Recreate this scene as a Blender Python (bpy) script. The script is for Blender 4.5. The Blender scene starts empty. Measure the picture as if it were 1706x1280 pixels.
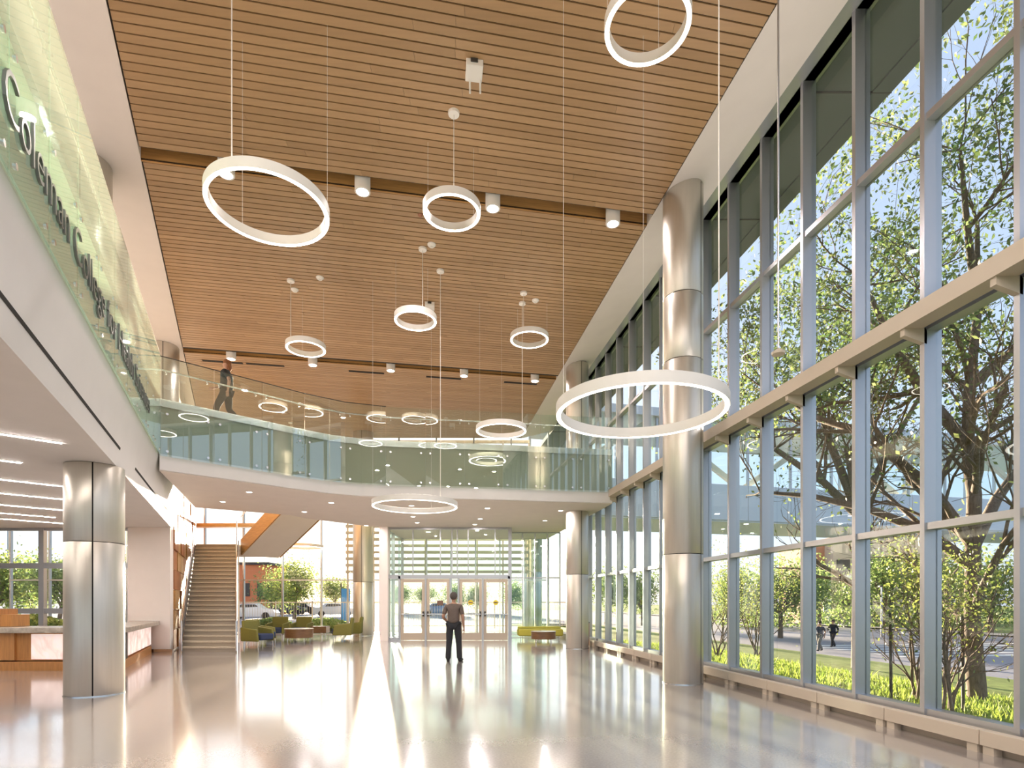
import bpy, bmesh, math, random
from math import sin, cos, pi, radians, atan2, hypot, sqrt
from mathutils import Vector, Matrix
S = bpy.context.scene
COL = S.collection
EYE = 1.53                      # camera height above the lobby floor

# ------------------------------------------------------------------ camera, sky, exposure
cd = bpy.data.cameras.new('camera'); cam = bpy.data.objects.new('camera', cd); COL.objects.link(cam)
cam.location = (0, 0, EYE); cam.rotation_euler = (radians(90), 0, 0)
cd.sensor_width = 36; cd.lens = 955/1706*36; cd.shift_y = (1003-640)/1706; cd.clip_start = .05; cd.clip_end = 2000
S.camera = cam
SKY, SKY_HAZE, HAZE_COL, SUN = .145, .60, (5.6, 6.75, 8.8), 36.0
SUN_AZ, SUN_EL = math.atan(-.2356), math.atan(.092/1.0274)
w = bpy.data.worlds.new('sky'); S.world = w; w.use_nodes = True
nt = w.node_tree; nt.nodes.clear()
sky = nt.nodes.new('ShaderNodeTexSky'); sky.sky_type = 'NISHITA'
sky.sun_disc = False; sky.sun_elevation = radians(24); sky.sun_rotation = SUN_AZ
sky.altitude = 0; sky.air_density = 1.0; sky.dust_density = 1.5; sky.ozone_density = 1.0
pale = nt.nodes.new('ShaderNodeMix'); pale.data_type = 'RGBA'; pale.inputs[0].default_value = SKY_HAZE
pale.inputs[7].default_value = (*HAZE_COL, 1)
bg = nt.nodes.new('ShaderNodeBackground'); bg.inputs[1].default_value = SKY
wo = nt.nodes.new('ShaderNodeOutputWorld')
nt.links.new(sky.outputs[0], pale.inputs[6]); nt.links.new(pale.outputs[2], bg.inputs[0])
# the sun's own disc, where the sun lamp's light comes from
tcw = nt.nodes.new('ShaderNodeTexCoord'); dt = nt.nodes.new('ShaderNodeVectorMath'); dt.operation = 'DOT_PRODUCT'
SUN_DIR = Vector((sin(SUN_AZ)*cos(SUN_EL), cos(SUN_AZ)*cos(SUN_EL), sin(SUN_EL)))
dt.inputs[1].default_value = SUN_DIR; nt.links.new(tcw.outputs['Generated'], dt.inputs[0])
gt = nt.nodes.new('ShaderNodeMath'); gt.operation = 'GREATER_THAN'; gt.inputs[1].default_value = cos(radians(.75)); nt.links.new(dt.outputs['Value'], gt.inputs[0])
db = nt.nodes.new('ShaderNodeBackground'); db.inputs[0].default_value = (1, .86, .6, 1)
ms_ = nt.nodes.new('ShaderNodeMath'); ms_.operation = 'MULTIPLY'; ms_.inputs[1].default_value = 60; nt.links.new(gt.outputs[0], ms_.inputs[0]); nt.links.new(ms_.outputs[0], db.inputs[1])
ad = nt.nodes.new('ShaderNodeAddShader'); nt.links.new(bg.outputs[0], ad.inputs[0]); nt.links.new(db.outputs[0], ad.inputs[1]); nt.links.new(ad.outputs[0], wo.inputs[0])
sl_ = bpy.data.lights.new('sun', 'SUN'); sl_.energy = SUN; sl_.angle = radians(1.2); sl_.color = (1, .78, .55)
so = bpy.data.objects.new('sun', sl_); COL.objects.link(so); so.rotation_euler = SUN_DIR.to_track_quat('Z', 'Y').to_euler()
S.view_settings.view_transform = 'Standard'; S.view_settings.look = 'None'; S.view_settings.gamma = 1
S.view_settings.use_curve_mapping = False
S.view_settings.exposure = 0.2
cy = S.cycles
cy.max_bounces = 10; cy.diffuse_bounces = 5; cy.glossy_bounces = 5; cy.transmission_bounces = 6
cy.transparent_max_bounces = 48; cy.sample_clamp_indirect = 6; cy.caustics_reflective = False; cy.caustics_refractive = False
cy.use_denoising = True
LAMP = 0.8                      # one dial for all electric light

# ------------------------------------------------------------------ materials
def nm(name):
    m = bpy.data.materials.new(name); m.use_nodes = True
    t = m.node_tree; b = t.nodes['Principled BSDF']; return m, t, b
def mat(name, col, rough=.5, metal=0, noise=0, scale=6, bump=0, spec=.5, coat=0, stretch=None):
    m, t, b = nm(name)
    b.inputs['Base Color'].default_value = (*col, 1); b.inputs['Roughness'].default_value = rough
    b.inputs['Metallic'].default_value = metal; b.inputs['Specular IOR Level'].default_value = spec
    b.inputs['Coat Weight'].default_value = coat
    tc = t.nodes.new('ShaderNodeTexCoord'); mp = t.nodes.new('ShaderNodeMapping')
    if stretch: mp.inputs['Scale'].default_value = stretch
    t.links.new(tc.outputs['Object'], mp.inputs[0])
    n = t.nodes.new('ShaderNodeTexNoise'); n.inputs['Scale'].default_value = scale; n.inputs['Detail'].default_value = 5
    t.links.new(mp.outputs[0], n.inputs['Vector'])
    if noise:
        r = t.nodes.new('ShaderNodeValToRGB'); e = r.color_ramp.elements
        e[0].position = .3; e[1].position = .7
        e[0].color = (*[c*(1-noise) for c in col], 1); e[1].color = (*[min(1, c*(1+noise)) for c in col], 1)
        t.links.new(n.outputs[0], r.inputs[0]); t.links.new(r.outputs[0], b.inputs['Base Color'])
    if bump:
        bp = t.nodes.new('ShaderNodeBump'); bp.inputs['Strength'].default_value = bump; bp.inputs['Distance'].default_value = .02
        t.links.new(n.outputs[0], bp.inputs['Height']); t.links.new(bp.outputs[0], b.inputs['Normal'])
    return m
def island_mat(name, c0, c1, rough=.45, grain=None, transl=0, bumpy=0, spec=.5):
    m, t, b = nm(name)
    g = t.nodes.new('ShaderNodeNewGeometry'); mx = t.nodes.new('ShaderNodeMix'); mx.data_type = 'RGBA'
    mx.inputs[6].default_value = (*c0, 1); mx.inputs[7].default_value = (*c1, 1)
    t.links.new(g.outputs['Random Per Island'], mx.inputs[0])
    b.inputs['Roughness'].default_value = rough; b.inputs['Specular IOR Level'].default_value = spec
    out = mx.outputs[2]
    if grain:
        tc = t.nodes.new('ShaderNodeTexCoord'); mp = t.nodes.new('ShaderNodeMapping'); mp.inputs['Scale'].default_value = grain
        n = t.nodes.new('ShaderNodeTexNoise'); n.inputs['Scale'].default_value = 3; n.inputs['Detail'].default_value = 6
        t.links.new(tc.outputs['Object'], mp.inputs[0]); t.links.new(mp.outputs[0], n.inputs['Vector'])
        mr = t.nodes.new('ShaderNodeMapRange'); mr.inputs[3].default_value = .86; mr.inputs[4].default_value = 1.14
        t.links.new(n.outputs[0], mr.inputs[0])
        mm = t.nodes.new('ShaderNodeVectorMath'); mm.operation = 'SCALE'
        t.links.new(out, mm.inputs[0]); t.links.new(mr.outputs[0], mm.inputs['Scale']); out = mm.outputs[0]
    t.links.new(out, b.inputs['Base Color'])
    if transl:
        tr = t.nodes.new('ShaderNodeBsdfTranslucent'); ms = t.nodes.new('ShaderNodeMixShader'); ms.inputs[0].default_value = transl
        t.links.new(out, tr.inputs[0]); t.links.new(b.outputs[0], ms.inputs[1]); t.links.new(tr.outputs[0], ms.inputs[2])
        t.links.new(ms.outputs[0], t.nodes['Material Output'].inputs[0])
    return m
def glass_mat(name, tint, ior=1.5, boost=1.0, frost=0, frostcol=(.8, .9, .85)):
    m = bpy.data.materials.new(name); m.use_nodes = True; t = m.node_tree; t.nodes.clear()
    o = t.nodes.new('ShaderNodeOutputMaterial'); tr = t.nodes.new('ShaderNodeBsdfTransparent'); tr.inputs[0].default_value = (*tint, 1)
    gl = t.nodes.new('ShaderNodeBsdfGlossy'); gl.inputs['Roughness'].default_value = .005; gl.inputs[0].default_value = (.95, 1, .98, 1)
    fr = t.nodes.new('ShaderNodeFresnel'); fr.inputs[0].default_value = ior
    ge = t.nodes.new('ShaderNodeNewGeometry'); inv = t.nodes.new('ShaderNodeMath'); inv.operation = 'SUBTRACT'; inv.inputs[0].default_value = 1
    mu = t.nodes.new('ShaderNodeMath'); mu.operation = 'MULTIPLY'; m2 = t.nodes.new('ShaderNodeMath'); m2.operation = 'MULTIPLY'; m2.inputs[1].default_value = boost; m2.use_clamp = True
    t.links.new(ge.outputs['Backfacing'], inv.inputs[1]); t.links.new(fr.outputs[0], mu.inputs[0]); t.links.new(inv.outputs[0], mu.inputs[1])
    t.links.new(mu.outputs[0], m2.inputs[0])
    mx = t.nodes.new('ShaderNodeMixShader'); t.links.new(m2.outputs[0], mx.inputs[0]); t.links.new(tr.outputs[0], mx.inputs[1]); t.links.new(gl.outputs[0], mx.inputs[2])
    out = mx.outputs[0]
    if frost:
        df = t.nodes.new('ShaderNodeBsdfDiffuse'); df.inputs[0].default_value = (*frostcol, 1)
        m3 = t.nodes.new('ShaderNodeMixShader'); m3.inputs[0].default_value = frost
        t.links.new(out, m3.inputs[1]); t.links.new(df.outputs[0], m3.inputs[2]); out = m3.outputs[0]
    t.links.new(out, o.inputs[0]); return m
def emit(name, col, s):
    m, t, b = nm(name); b.inputs['Base Color'].default_value = (*col, 1); b.inputs['Emission Color'].default_value = (*col, 1)
    b.inputs['Emission Strength'].default_value = s*LAMP; return m

def floor_mat():
    m, t, b = nm('polished_concrete')
    tc = t.nodes.new('ShaderNodeTexCoord')
    n1 = t.nodes.new('ShaderNodeTexNoise'); n1.inputs['Scale'].default_value = .35; n1.inputs['Detail'].default_value = 6
    n2 = t.nodes.new('ShaderNodeTexNoise'); n2.inputs['Scale'].default_value = 40; n2.inputs['Detail'].default_value = 3
    for n in (n1, n2): t.links.new(tc.outputs['Object'], n.inputs['Vector'])
    r = t.nodes.new('ShaderNodeValToRGB'); e = r.color_ramp.elements
    e[0].position = .35; e[0].color = (.345, .315, .295, 1); e[1].position = .68; e[1].color = (.445, .40, .375, 1)
    r2 = t.nodes.new('ShaderNodeValToRGB'); e = r2.color_ramp.elements
    e[0].position = .3; e[0].color = (.82, .82, .82, 1); e[1].position = .7; e[1].color = (1.1, 1.1, 1.1, 1)
    t.links.new(n1.outputs[0], r.inputs[0]); t.links.new(n2.outputs[0], r2.inputs[0])
    mx = t.nodes.new('ShaderNodeMix'); mx.data_type = 'RGBA'; mx.blend_type = 'MULTIPLY'; mx.inputs[0].default_value = .7
    t.links.new(r.outputs[0], mx.inputs[6]); t.links.new(r2.outputs[0], mx.inputs[7]); 
    # saw cut joints of the slab
    mp = t.nodes.new('ShaderNodeMapping'); mp.inputs['Rotation'].default_value = (0, 0, -math.atan(.1518)); t.links.new(tc.outputs['Object'], mp.inputs[0])
    br = t.nodes.new('ShaderNodeTexBrick'); br.offset = 0; br.inputs['Scale'].default_value = 1; br.inputs['Mortar Size'].default_value = .004
    br.inputs['Brick Width'].default_value = 3.6; br.inputs['Row Height'].default_value = 3.6
    br.inputs['Color1'].default_value = br.inputs['Color2'].default_value = (1, 1, 1, 1); br.inputs['Mortar'].default_value = (.8, .77, .74, 1)
    t.links.new(mp.outputs[0], br.inputs['Vector'])
    mj = t.nodes.new('ShaderNodeMix'); mj.data_type = 'RGBA'; mj.blend_type = 'MULTIPLY'; mj.inputs[0].default_value = 1
    t.links.new(mx.outputs[2], mj.inputs[6]); t.links.new(br.outputs[0], mj.inputs[7]); t.links.new(mj.outputs[2], b.inputs['Base Color'])
    b.inputs['Roughness'].default_value = .2; b.inputs['Specular IOR Level'].default_value = .6
    b.inputs['Coat Weight'].default_value = 1; b.inputs['Coat Roughness'].default_value = .10; b.inputs['Coat IOR'].default_value = 1.72
    bp = t.nodes.new('ShaderNodeBump'); bp.inputs['Strength'].default_value = .05; bp.inputs['Distance'].default_value = .01
    n3 = t.nodes.new('ShaderNodeTexNoise'); n3.inputs['Scale'].default_value = 2.5; t.links.new(tc.outputs['Object'], n3.inputs['Vector'])
    t.links.new(n3.outputs[0], bp.inputs['Height']); t.links.new(bp.outputs[0], b.inputs['Normal']); t.links.new(bp.outputs[0], b.inputs['Coat Normal'])
    return m
M = {}
M['floor'] = floor_mat()
M['plaster'] = mat('warm_white_plaster', (.84, .77, .71), .7, noise=.02, scale=2)
M['white'] = mat('white_paint', (.82, .79, .74), .45)
M['fascia'] = mat('smooth_white_fascia', (.78, .76, .75), .5, noise=.02, scale=2)
M['wood'] = island_mat('oak_ceiling_slat', (.365, .22, .102), (.45, .28, .138), .40, grain=(.35, 6, 6))
M['wood_trim'] = mat('honey_oak', (.50, .27, .09), .4, noise=.15, scale=3, stretch=(1, 1, 12))  # also stands for sunlight on the upper flight's side
M['black'] = mat('black_felt', (.012, .010, .009), .8)
M['dark'] = mat('dark_bronze', (.05, .045, .04), .5)
M['alu'] = mat('painted_aluminium', (.47, .48, .50), .32, metal=.75)
M['beam'] = mat('champagne_beam_paint', (.60, .52, .42), .45)
M['heater'] = mat('champagne_heater_paint', (.66, .56, .44), .45)
M['steel'] = mat('brushed_steel', (.72, .72, .72), .25, metal=1)
M['column'] = mat('brushed_column_metal', (.64, .60, .53), .36, metal=.7, noise=.03, scale=4, stretch=(8, 8, .3))
M['ring'] = mat('ring_white_enamel', (.86, .83, .78), .4)
M['wire'] = mat('pale_wire', (.8, .76, .7), .5)
M['led'] = emit('warm_led_diffuser', (1, .91, .80), 14)
M['led_dim'] = emit('led_strip_light', (1, .91, .84), 80)
M['added_glow'] = emit('added_warm_glow', (1, .90, .78), 8)  # glow for the bands added on top of the rings
M['spot'] = emit('spot_lens_light', (1, .95, .88), 14)
M['glass_g'] = glass_mat('green_tinted_guard_glass', (.92, .965, .94), boost=5, frost=.03)
M['glass_m'] = glass_mat('mint_guard_glass', (.86, .95, .88), boost=1.5, frost=.20, frostcol=(.78, .90, .80))
M['glass_c'] = glass_mat('clear_curtain_glass', (.95, .968, .975), boost=1.0)
M['glass_t'] = glass_mat('teal_vestibule_glass', (.90, .96, .95), boost=1.2, frost=.01)
M['slab'] = mat('sage_slab_edge', (.42, .45, .36), .5)
M['mint'] = mat('lit_slab_mint', (.74, .84, .72), .5)  # pale mint with the lit look of the slab edge painted in
M['letter'] = mat('dark_grey_letter', (.17, .18, .17), .4, metal=.4)
M['onyx'] = None
M['stone'] = mat('counter_stone', (.42, .36, .29), .25, noise=.2, scale=12)
M['desk'] = mat('desk_oak_veneer', (.46, .21, .065), .4, noise=.15, scale=3, stretch=(8, 8, 1))
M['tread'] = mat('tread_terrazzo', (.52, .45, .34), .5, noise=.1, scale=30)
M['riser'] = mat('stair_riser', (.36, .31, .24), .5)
M['olive'] = mat('olive_fabric', (.17, .165, .04), .9, noise=.15, scale=60, bump=.2)
M['navy'] = mat('navy_fabric', (.03, .045, .10), .9, noise=.1, scale=60)
M['lime'] = mat('mustard_fabric', (.45, .40, .06), .9, noise=.1, scale=60)
M['walnut'] = mat('walnut_veneer', (.16, .08, .035), .35, noise=.25, scale=4, stretch=(1, 1, 8))
M['bark'] = mat('tree_bark', (.15, .115, .085), .9, noise=.35, scale=14, bump=.6, stretch=(3, 3, .6))
M['leaf'] = island_mat('leaf_green', (.07, .14, .045), (.30, .36, .13), .5, transl=.5)
M['leaf_y'] = island_mat('leaf_yellow_green', (.13, .21, .045), (.38, .42, .11), .5, transl=.5)
M['leaf_b'] = island_mat('leaf_far', (.14, .24, .07), (.32, .40, .14), .6, transl=.45)
M['grass'] = island_mat('grass_blade', (.17, .28, .045), (.42, .50, .10), .7, transl=.4)
M['lawn'] = mat('lawn_soil', (.22, .28, .08), .95, spec=.05, noise=.35, scale=3, bump=.3)
M['road'] = mat('asphalt', (.30, .30, .33), .95, spec=.08, noise=.08, scale=3)
M['walk'] = mat('concrete_walk', (.45, .43, .41), .9, spec=.1, noise=.08, scale=4)
M['paint'] = mat('road_paint', (.75, .75, .72), .7)
M['brick'] = mat('red_brick', (.42, .20, .12), .85, noise=.2, scale=30)
M['sandbrick'] = mat('pale_brick', (.62, .50, .38), .85, noise=.1, scale=20)
M['panel_b'] = mat('blue_grey_metal_panel', (.60, .66, .72), .4, metal=.1)
M['soffit_out'] = mat('exterior_soffit_panel', (.13, .155, .14), .6)
M['skin'] = mat('skin', (.50, .28, .19), .55)
M['terra'] = mat('terracotta_panel', (.42, .17, .07), .5, noise=.15, scale=3)
M['rubber'] = mat('tyre_rubber', (.02, .02, .02), .8)

def lamp(name, loc, aim, power, size, col=(1, .90, .885), sy=None, parent=None, spread=180):
    l = bpy.data.lights.new(name, 'AREA'); l.energy = power*LAMP; l.color = col; l.shape = 'DISK' if sy is None else 'RECTANGLE'; l.size = size
    if sy: l.size_y = sy
    l.spread = radians(spread)
    o = bpy.data.objects.new(name, l); COL.objects.link(o); o.location = loc; o.rotation_euler = (-Vector(aim)).to_track_quat('Z', 'Y').to_euler(); return o
# ------------------------------------------------------------------ mesh helpers
def wloc(o):
    v = Vector((0, 0, 0))
    while o: v += o.location; o = o.parent
    return v
class MB:
    def __init__(s): s.v = []; s.f = []
    def add(s, vs, fs):
        n = len(s.v); s.v += [tuple(v) for v in vs]; s.f += [tuple(i+n for i in f) for f in fs]; return s
    def hexa(s, p):   # 4 bottom, 4 top
        return s.add(p, [(3, 2, 1, 0), (4, 5, 6, 7), (0, 1, 5, 4), (1, 2, 6, 5), (2, 3, 7, 6), (3, 0, 4, 7)])
    def box(s, cx, cy, cz, sx, sy, sz, a=0):
        p = []
        for z in (-1, 1):
            for x, y in ((-1, -1), (1, -1), (1, 1), (-1, 1)):
                dx, dy = x*sx/2, y*sy/2
                p.append((cx+dx*cos(a)-dy*sin(a), cy+dx*sin(a)+dy*cos(a), cz+z*sz/2))
        return s.hexa(p)
    def bar(s, a, b, w, h, z0=None):   # box along horizontal-ish segment, w wide, h high, centred
        a, b = Vector(a), Vector(b); d = (b-a); n = Vector((-d.y, d.x, 0))
        if n.length < 1e-6: n = Vector((1, 0, 0))
        n = n.normalized()*w/2; u = d.cross(n).normalized()*h/2
        if u.z < 0: u = -u
        p = [a-n-u, b-n-u, b+n-u, a+n-u, a-n+u, b-n+u, b+n+u, a+n+u]
        return s.hexa(p)
    def prism(s, pts, z0, z1):
        n = len(pts); ar = sum(pts[i][0]*pts[(i+1) % n][1]-pts[(i+1) % n][0]*pts[i][1] for i in range(n))
        if ar < 0: pts = pts[::-1]
        vs = [(x, y, z0) for x, y in pts]+[(x, y, z1) for x, y in pts]
        fs = [tuple(range(n-1, -1, -1)), tuple(range(n, 2*n))]+[(i, (i+1) % n, n+(i+1) % n, n+i) for i in range(n)]
        return s.add(vs, fs)
    def extrude(s, sec0, sec1):   # two matching closed sections of 3D points
        n = len(sec0)
        return s.add(list(sec0)+list(sec1), [tuple(range(n-1, -1, -1)), tuple(range(n, 2*n))]+[(i, (i+1) % n, n+(i+1) % n, n+i) for i in range(n)])
    def lathe(s, prof, cx=0, cy=0, n=32, a0=0, a1=2*pi):
        full = abs(a1-a0-2*pi) < 1e-6; k = n if full else n+1; m = len(prof); vs = []; fs = []
        for i in range(k):
            a = a0+(a1-a0)*i/n
            for r, z in prof: vs.append((cx+r*cos(a), cy+r*sin(a), z))
        for i in range(n):
            j = (i+1) % k
            for q in range(m-1): fs.append((i*m+q, j*m+q, j*m+q+1, i*m+q+1))
        return s.add(vs, fs)
    def cyl(s, cx, cy, z0, z1, r, n=24): return s.lathe([(0.0001, z0), (r, z0), (r, z1), (0.0001, z1)], cx, cy, n)
    def tube(s, pts, r, n=8, cap=True):
        pts = [Vector(p) for p in pts]; R = r if isinstance(r, (list, tuple)) else [r]*len(pts); vs = []; fs = []
        for i, p in enumerate(pts):
            d = (pts[min(i+1, len(pts)-1)]-pts[max(i-1, 0)]).normalized()
            u = d.cross(Vector((0, 0, 1))) if abs(d.z) < .95 else d.cross(Vector((1, 0, 0)))
            u.normalize(); v = d.cross(u)
            for k in range(n):
                a = 2*pi*k/n; vs.append(p+(u*cos(a)+v*sin(a))*R[i])
        for i in range(len(pts)-1):
            for k in range(n): fs.append((i*n+k, i*n+(k+1) % n, (i+1)*n+(k+1) % n, (i+1)*n+k))
        if cap: fs.append(tuple(range(n-1, -1, -1))); fs.append(tuple((len(pts)-1)*n+k for k in range(n)))
        return s.add(vs, fs)
    def ball(s, c, rx, ry, rz, n=12, m=8):
        vs = [(c[0], c[1], c[2]-rz)]; fs = []
        for j in range(1, m):
            b = -pi/2+pi*j/m
            for i in range(n): a = 2*pi*i/n; vs.append((c[0]+rx*cos(b)*cos(a), c[1]+ry*cos(b)*sin(a), c[2]+rz*sin(b)))
        vs.append((c[0], c[1], c[2]+rz)); t = len(vs)-1
        for i in range(n): fs.append((0, 1+(i+1) % n, 1+i)); fs.append((t, t-n+i, t-n+(i+1) % n))
        for j in range(m-2):
            for i in range(n): a = 1+j*n+i; b = 1+j*n+(i+1) % n; fs.append((a, b, b+n, a+n))
        return s.add(vs, fs)
    def build(s, name, m, parent=None, smooth=0, bevel=0, origin=None, loc=True):
        me = bpy.data.meshes.new(name)
        if parent: off = wloc(parent) if loc else Vector((0, 0, 0)); ol = Vector((0, 0, 0))
        else:
            xs = [v[0] for v in s.v]; ys = [v[1] for v in s.v]; zs = [v[2] for v in s.v]
            off = ol = Vector(origin) if origin else Vector(((min(xs)+max(xs))/2, (min(ys)+max(ys))/2, min(zs)))
        me.from_pydata([(v[0]-off.x, v[1]-off.y, v[2]-off.z) for v in s.v], [], s.f)
        me.materials.append(m); me.update()
        bm = bmesh.new(); bm.from_mesh(me); bmesh.ops.recalc_face_normals(bm, faces=bm.faces); bm.to_mesh(me); bm.free()
        if smooth:
            me.shade_smooth()
            me.set_sharp_from_angle(angle=radians(smooth))
        o = bpy.data.objects.new(name, me); COL.objects.link(o); o.location = ol
        if parent: o.parent = parent
        if bevel:
            b = o.modifiers.new('bevel', 'BEVEL'); b.width = bevel; b.segments = 3; b.limit_method = 'ANGLE'
            me.shade_smooth(); me.set_sharp_from_angle(angle=radians(50))
        return o
def tag(o, label=None, cat=None, group=None, kind=None):
    if label: o['label'] = label
    if cat: o['category'] = cat
    if group: o['group'] = group
    if kind: o['kind'] = kind
    return o
def empty(name, loc, label=None, cat=None, group=None, kind=None, rz=0):
    o = bpy.data.objects.new(name, None); COL.objects.link(o); o.location = loc; o.rotation_euler.z = rz
    o.empty_display_size = .2
    return tag(o, label, cat, group, kind)
def kids(o): return [c for c in COL.objects if c.parent == o]
def copy_tree(o, loc=None, rz=None, label=None, parent=None):
    c = o.copy(); COL.objects.link(c); c.parent = parent
    if loc is not None: c.location = loc
    if rz is not None: c.rotation_euler.z = rz
    if label: c['label'] = label
    for k in kids(o): copy_tree(k, parent=c)
    return c
def struct(o): o['kind'] = 'structure'; return o
def floorpt(px, py): Y = 955*EYE/(py-1003); return ((px-853)/955*Y, Y)
def at(px, Y): return (px-853)/955*Y

# plan lines: right glass wall runs x = C - .1518 y, left balcony side runs x = A - .4775 y
KR, KL = -.1518, -.4775
AR, AL = atan2(1, KR), atan2(1, KL)
def RW(C, y, z): return (C+KR*y, y, z)
def LW(A, y, z): return (A+KL*y, y, z)
def strip(f, c0, c1, y0, y1, z0, z1, mb=None):
    mb = mb or MB()
    return mb.hexa([f(c0, y0, z0), f(c1, y0, z0), f(c1, y1, z0), f(c0, y1, z0), f(c0, y0, z1), f(c1, y0, z1), f(c1, y1, z1), f(c0, y1, z1)])
TH = math.tan(radians(10.6))    # run of the ceiling slats
DECK, SOF, SOFL, CEIL = 6.03, 4.50, 3.78, 9.19
BACK = 26.9

# ------------------------------------------------------------------ building shell
struct(MB().prism([(6.9, -8), RW(5.85, 29, 0)[:2], (-26, 29), (-26, -8)], -.25, 0).build('floor', M['floor']))
# ceiling: plaster slab, dropped white borders left and right of the oak
cl = empty('ceiling', (0, 10, 9.5), kind='structure')
MB().prism([RW(7.3, -8, 0)[:2], RW(7.3, 27.4, 0)[:2], (-26, 27.4), (-26, -8)], 9.62, 9.95).build('roof_slab', M['plaster'], cl)
strip(LW, -9.5, -1.69, -8, BACK, 9.20, 9.63).build('left_border', M['plaster'], cl)
m = MB(); s0 = []; s1 = []
for C, z in ((4.52, 9.20), (5.74, 9.50), (5.74, 9.63), (4.52, 9.63)): s0.append(RW(C, -8, z)); s1.append(RW(C, BACK, z))
m.extrude(s0, s1).build('right_border', M['plaster'], cl)
strip(LW, -7.1, -6.9, -8, 27, 6.0, 9.3).build('wall_upper_left', M['plaster'])['kind'] = 'structure'
bpy.data.objects['wall_upper_left'].name = 'wall_left'

def slat_ends(b, inset=0):
    xl = (-1.66-inset+KL*b)/(1-KL*TH); xr = (4.50+inset+KR*b)/(1-KR*TH)
    xr2 = (BACK-.1-b)/TH
    return xl, min(xr, xr2)
random.seed(5)
def oak_section(b0, b1, label, flipfascia=True):
    root = empty('oak_slat_ceiling', (at(700, 5), (b0+b1)/2, CEIL), label, 'ceiling')
    root.location.x = -3
    m = MB(); b = b0; pitch = .152; gap = .024
    while b+pitch < b1+.01:
        lo, hi = b+gap/2, b+pitch-gap/2
        (xl, xr), (xl2, xr2) = slat_ends(lo), slat_ends(hi)
        if xr-xl > .4:
            cuts = [xl]; x = xl+random.uniform(1.5, 4.8)
            while x < xr-1: cuts.append(x); x += random.uniform(3.4, 4.9)
            cuts.append(xr)
            for a, c in zip(cuts[:-1], cuts[1:]):
                f = lambda X, B: (X, B+TH*X)
                c2 = xr2 if c == xr else c-.004; a2 = xl2 if a == xl else a; c1_ = c if c == xr else c-.004
                m.prism([f(a, lo), f(c1_, lo), f(c2, hi), f(a2, hi)], CEIL, CEIL+.02)
        b += pitch
    m.build('slats', M['wood'], root)
    e = .02
    xl0, xr0 = slat_ends(b0, e); xl1, xr1 = slat_ends(b1, e)
    pts = [(xl0, b0-e+TH*xl0), (xr0, b0-e+TH*xr0)]
    if xr1 < (4.5+KR*b1)/(1-KR*TH)-.1: pts += [RW(4.52, BACK, 0)[:2]]
    pts += [(xr1, b1+e+TH*xr1), (xl1, b1+e+TH*xl1)]
    MB().prism(pts, CEIL+.022, CEIL+.05).build('black_backing', M['black'], root)
    if flipfascia:
        f = MB(); f.hexa([(xl0, b0-e+TH*xl0, CEIL), (xr0, b0-e+TH*xr0, CEIL), (xr0, b0+.0+TH*xr0-.004, CEIL), (xl0, b0-.004+TH*xl0, CEIL),
                (xl0, b0-e+TH*xl0, CEIL+.3), (xr0, b0-e+TH*xr0, CEIL+.3), (xr0, b0-.004+TH*xr0, CEIL+.3), (xl0, b0-.004+TH*xl0, CEIL+.3)])
        f.build('edge_fascia', M['wood_trim'], root)
    root['kind'] = 'structure'
    return root
oak_section(-5.9, 10.83, 'nearest oak slat ceiling panel above the lobby', False)
oak_section(11.18, 19.20, 'middle oak slat ceiling panel between the two light troughs')
oak_section(19.50, 30.2, 'farthest oak slat ceiling panel over the bridge')

# right curtain wall
w1 = empty('window_1', RW(5.8, 12, .2), kind='structure')
def mull(y, c0=5.75, c1=5.95, hw=.03, z0=.22, z1=9.52, par=w1, k=0):
    strip(RW, c0, c1, y-hw, y+hw, z0, z1).build('mullion', M['alu'], par)
LV = [.26, 2.40, 4.70, 7.12, 9.50]
ys = [6.61+1.06*i+.02 for i in range(-2, 16)]
for y in ys: mull(y)
for z in LV:
    strip(RW, 5.77, 5.93, ys[0]-1.06, ys[-1]+.4, z-.04, z+.04).build('transom', M['alu'], w1)
strip(RW, 5.42, 5.98, ys[0]-1.06, ys[-1]+.4, 9.46, 9.52).build('head_trim', M['alu'], w1)
strip(RW, 5.50, 5.73, -7, ys[-1]+.3, 4.68, 4.88).build('horizontal_beam', M['beam'], w1)
for y in ys:
    m = MB(); m.hexa([RW(5.52, y-.03, 4.60), RW(5.78, y-.03, 4.50), RW(5.78, y+.03, 4.50), RW(5.52, y+.03, 4.60), RW(5.52, y-.03, 4.685), RW(5.78, y-.03, 4.685), RW(5.78, y+.03, 4.685), RW(5.52, y+.03, 4.685)])
    m.build('bracket', M['beam'], w1)
for i in range(len(ys)+1):
    a = ys[i-1] if i else ys[0]-1.06
    b = ys[i] if i < len(ys) else ys[-1]+.4
    for z0, z1 in zip(LV[:-1], LV[1:]):
        strip(RW, 5.88, 5.90, a+.03, b-.03, z0+.04, z1-.04).build('pane', M['glass_c'], w1)
# the same wall behind the photographer's shoulder
w2 = empty('window_2', RW(5.8, -2, .2), kind='structure')
for k in range(10): mull(3.39-1.06*k, par=w2)
m = MB()
for z in LV: strip(RW, 5.77, 5.93, -7.6, 3.4, z-.04, z+.04, m)
m.build('transom', M['alu'], w2)
strip(RW, 5.88, 5.90, -7.6, 3.4, .26, 9.5).build('pane', M['glass_c'], w2)
struct(strip(RW, 5.72, 6.1, -8, 28.5, -.3, .22).build('baseboard_right', M['heater']))
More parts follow.
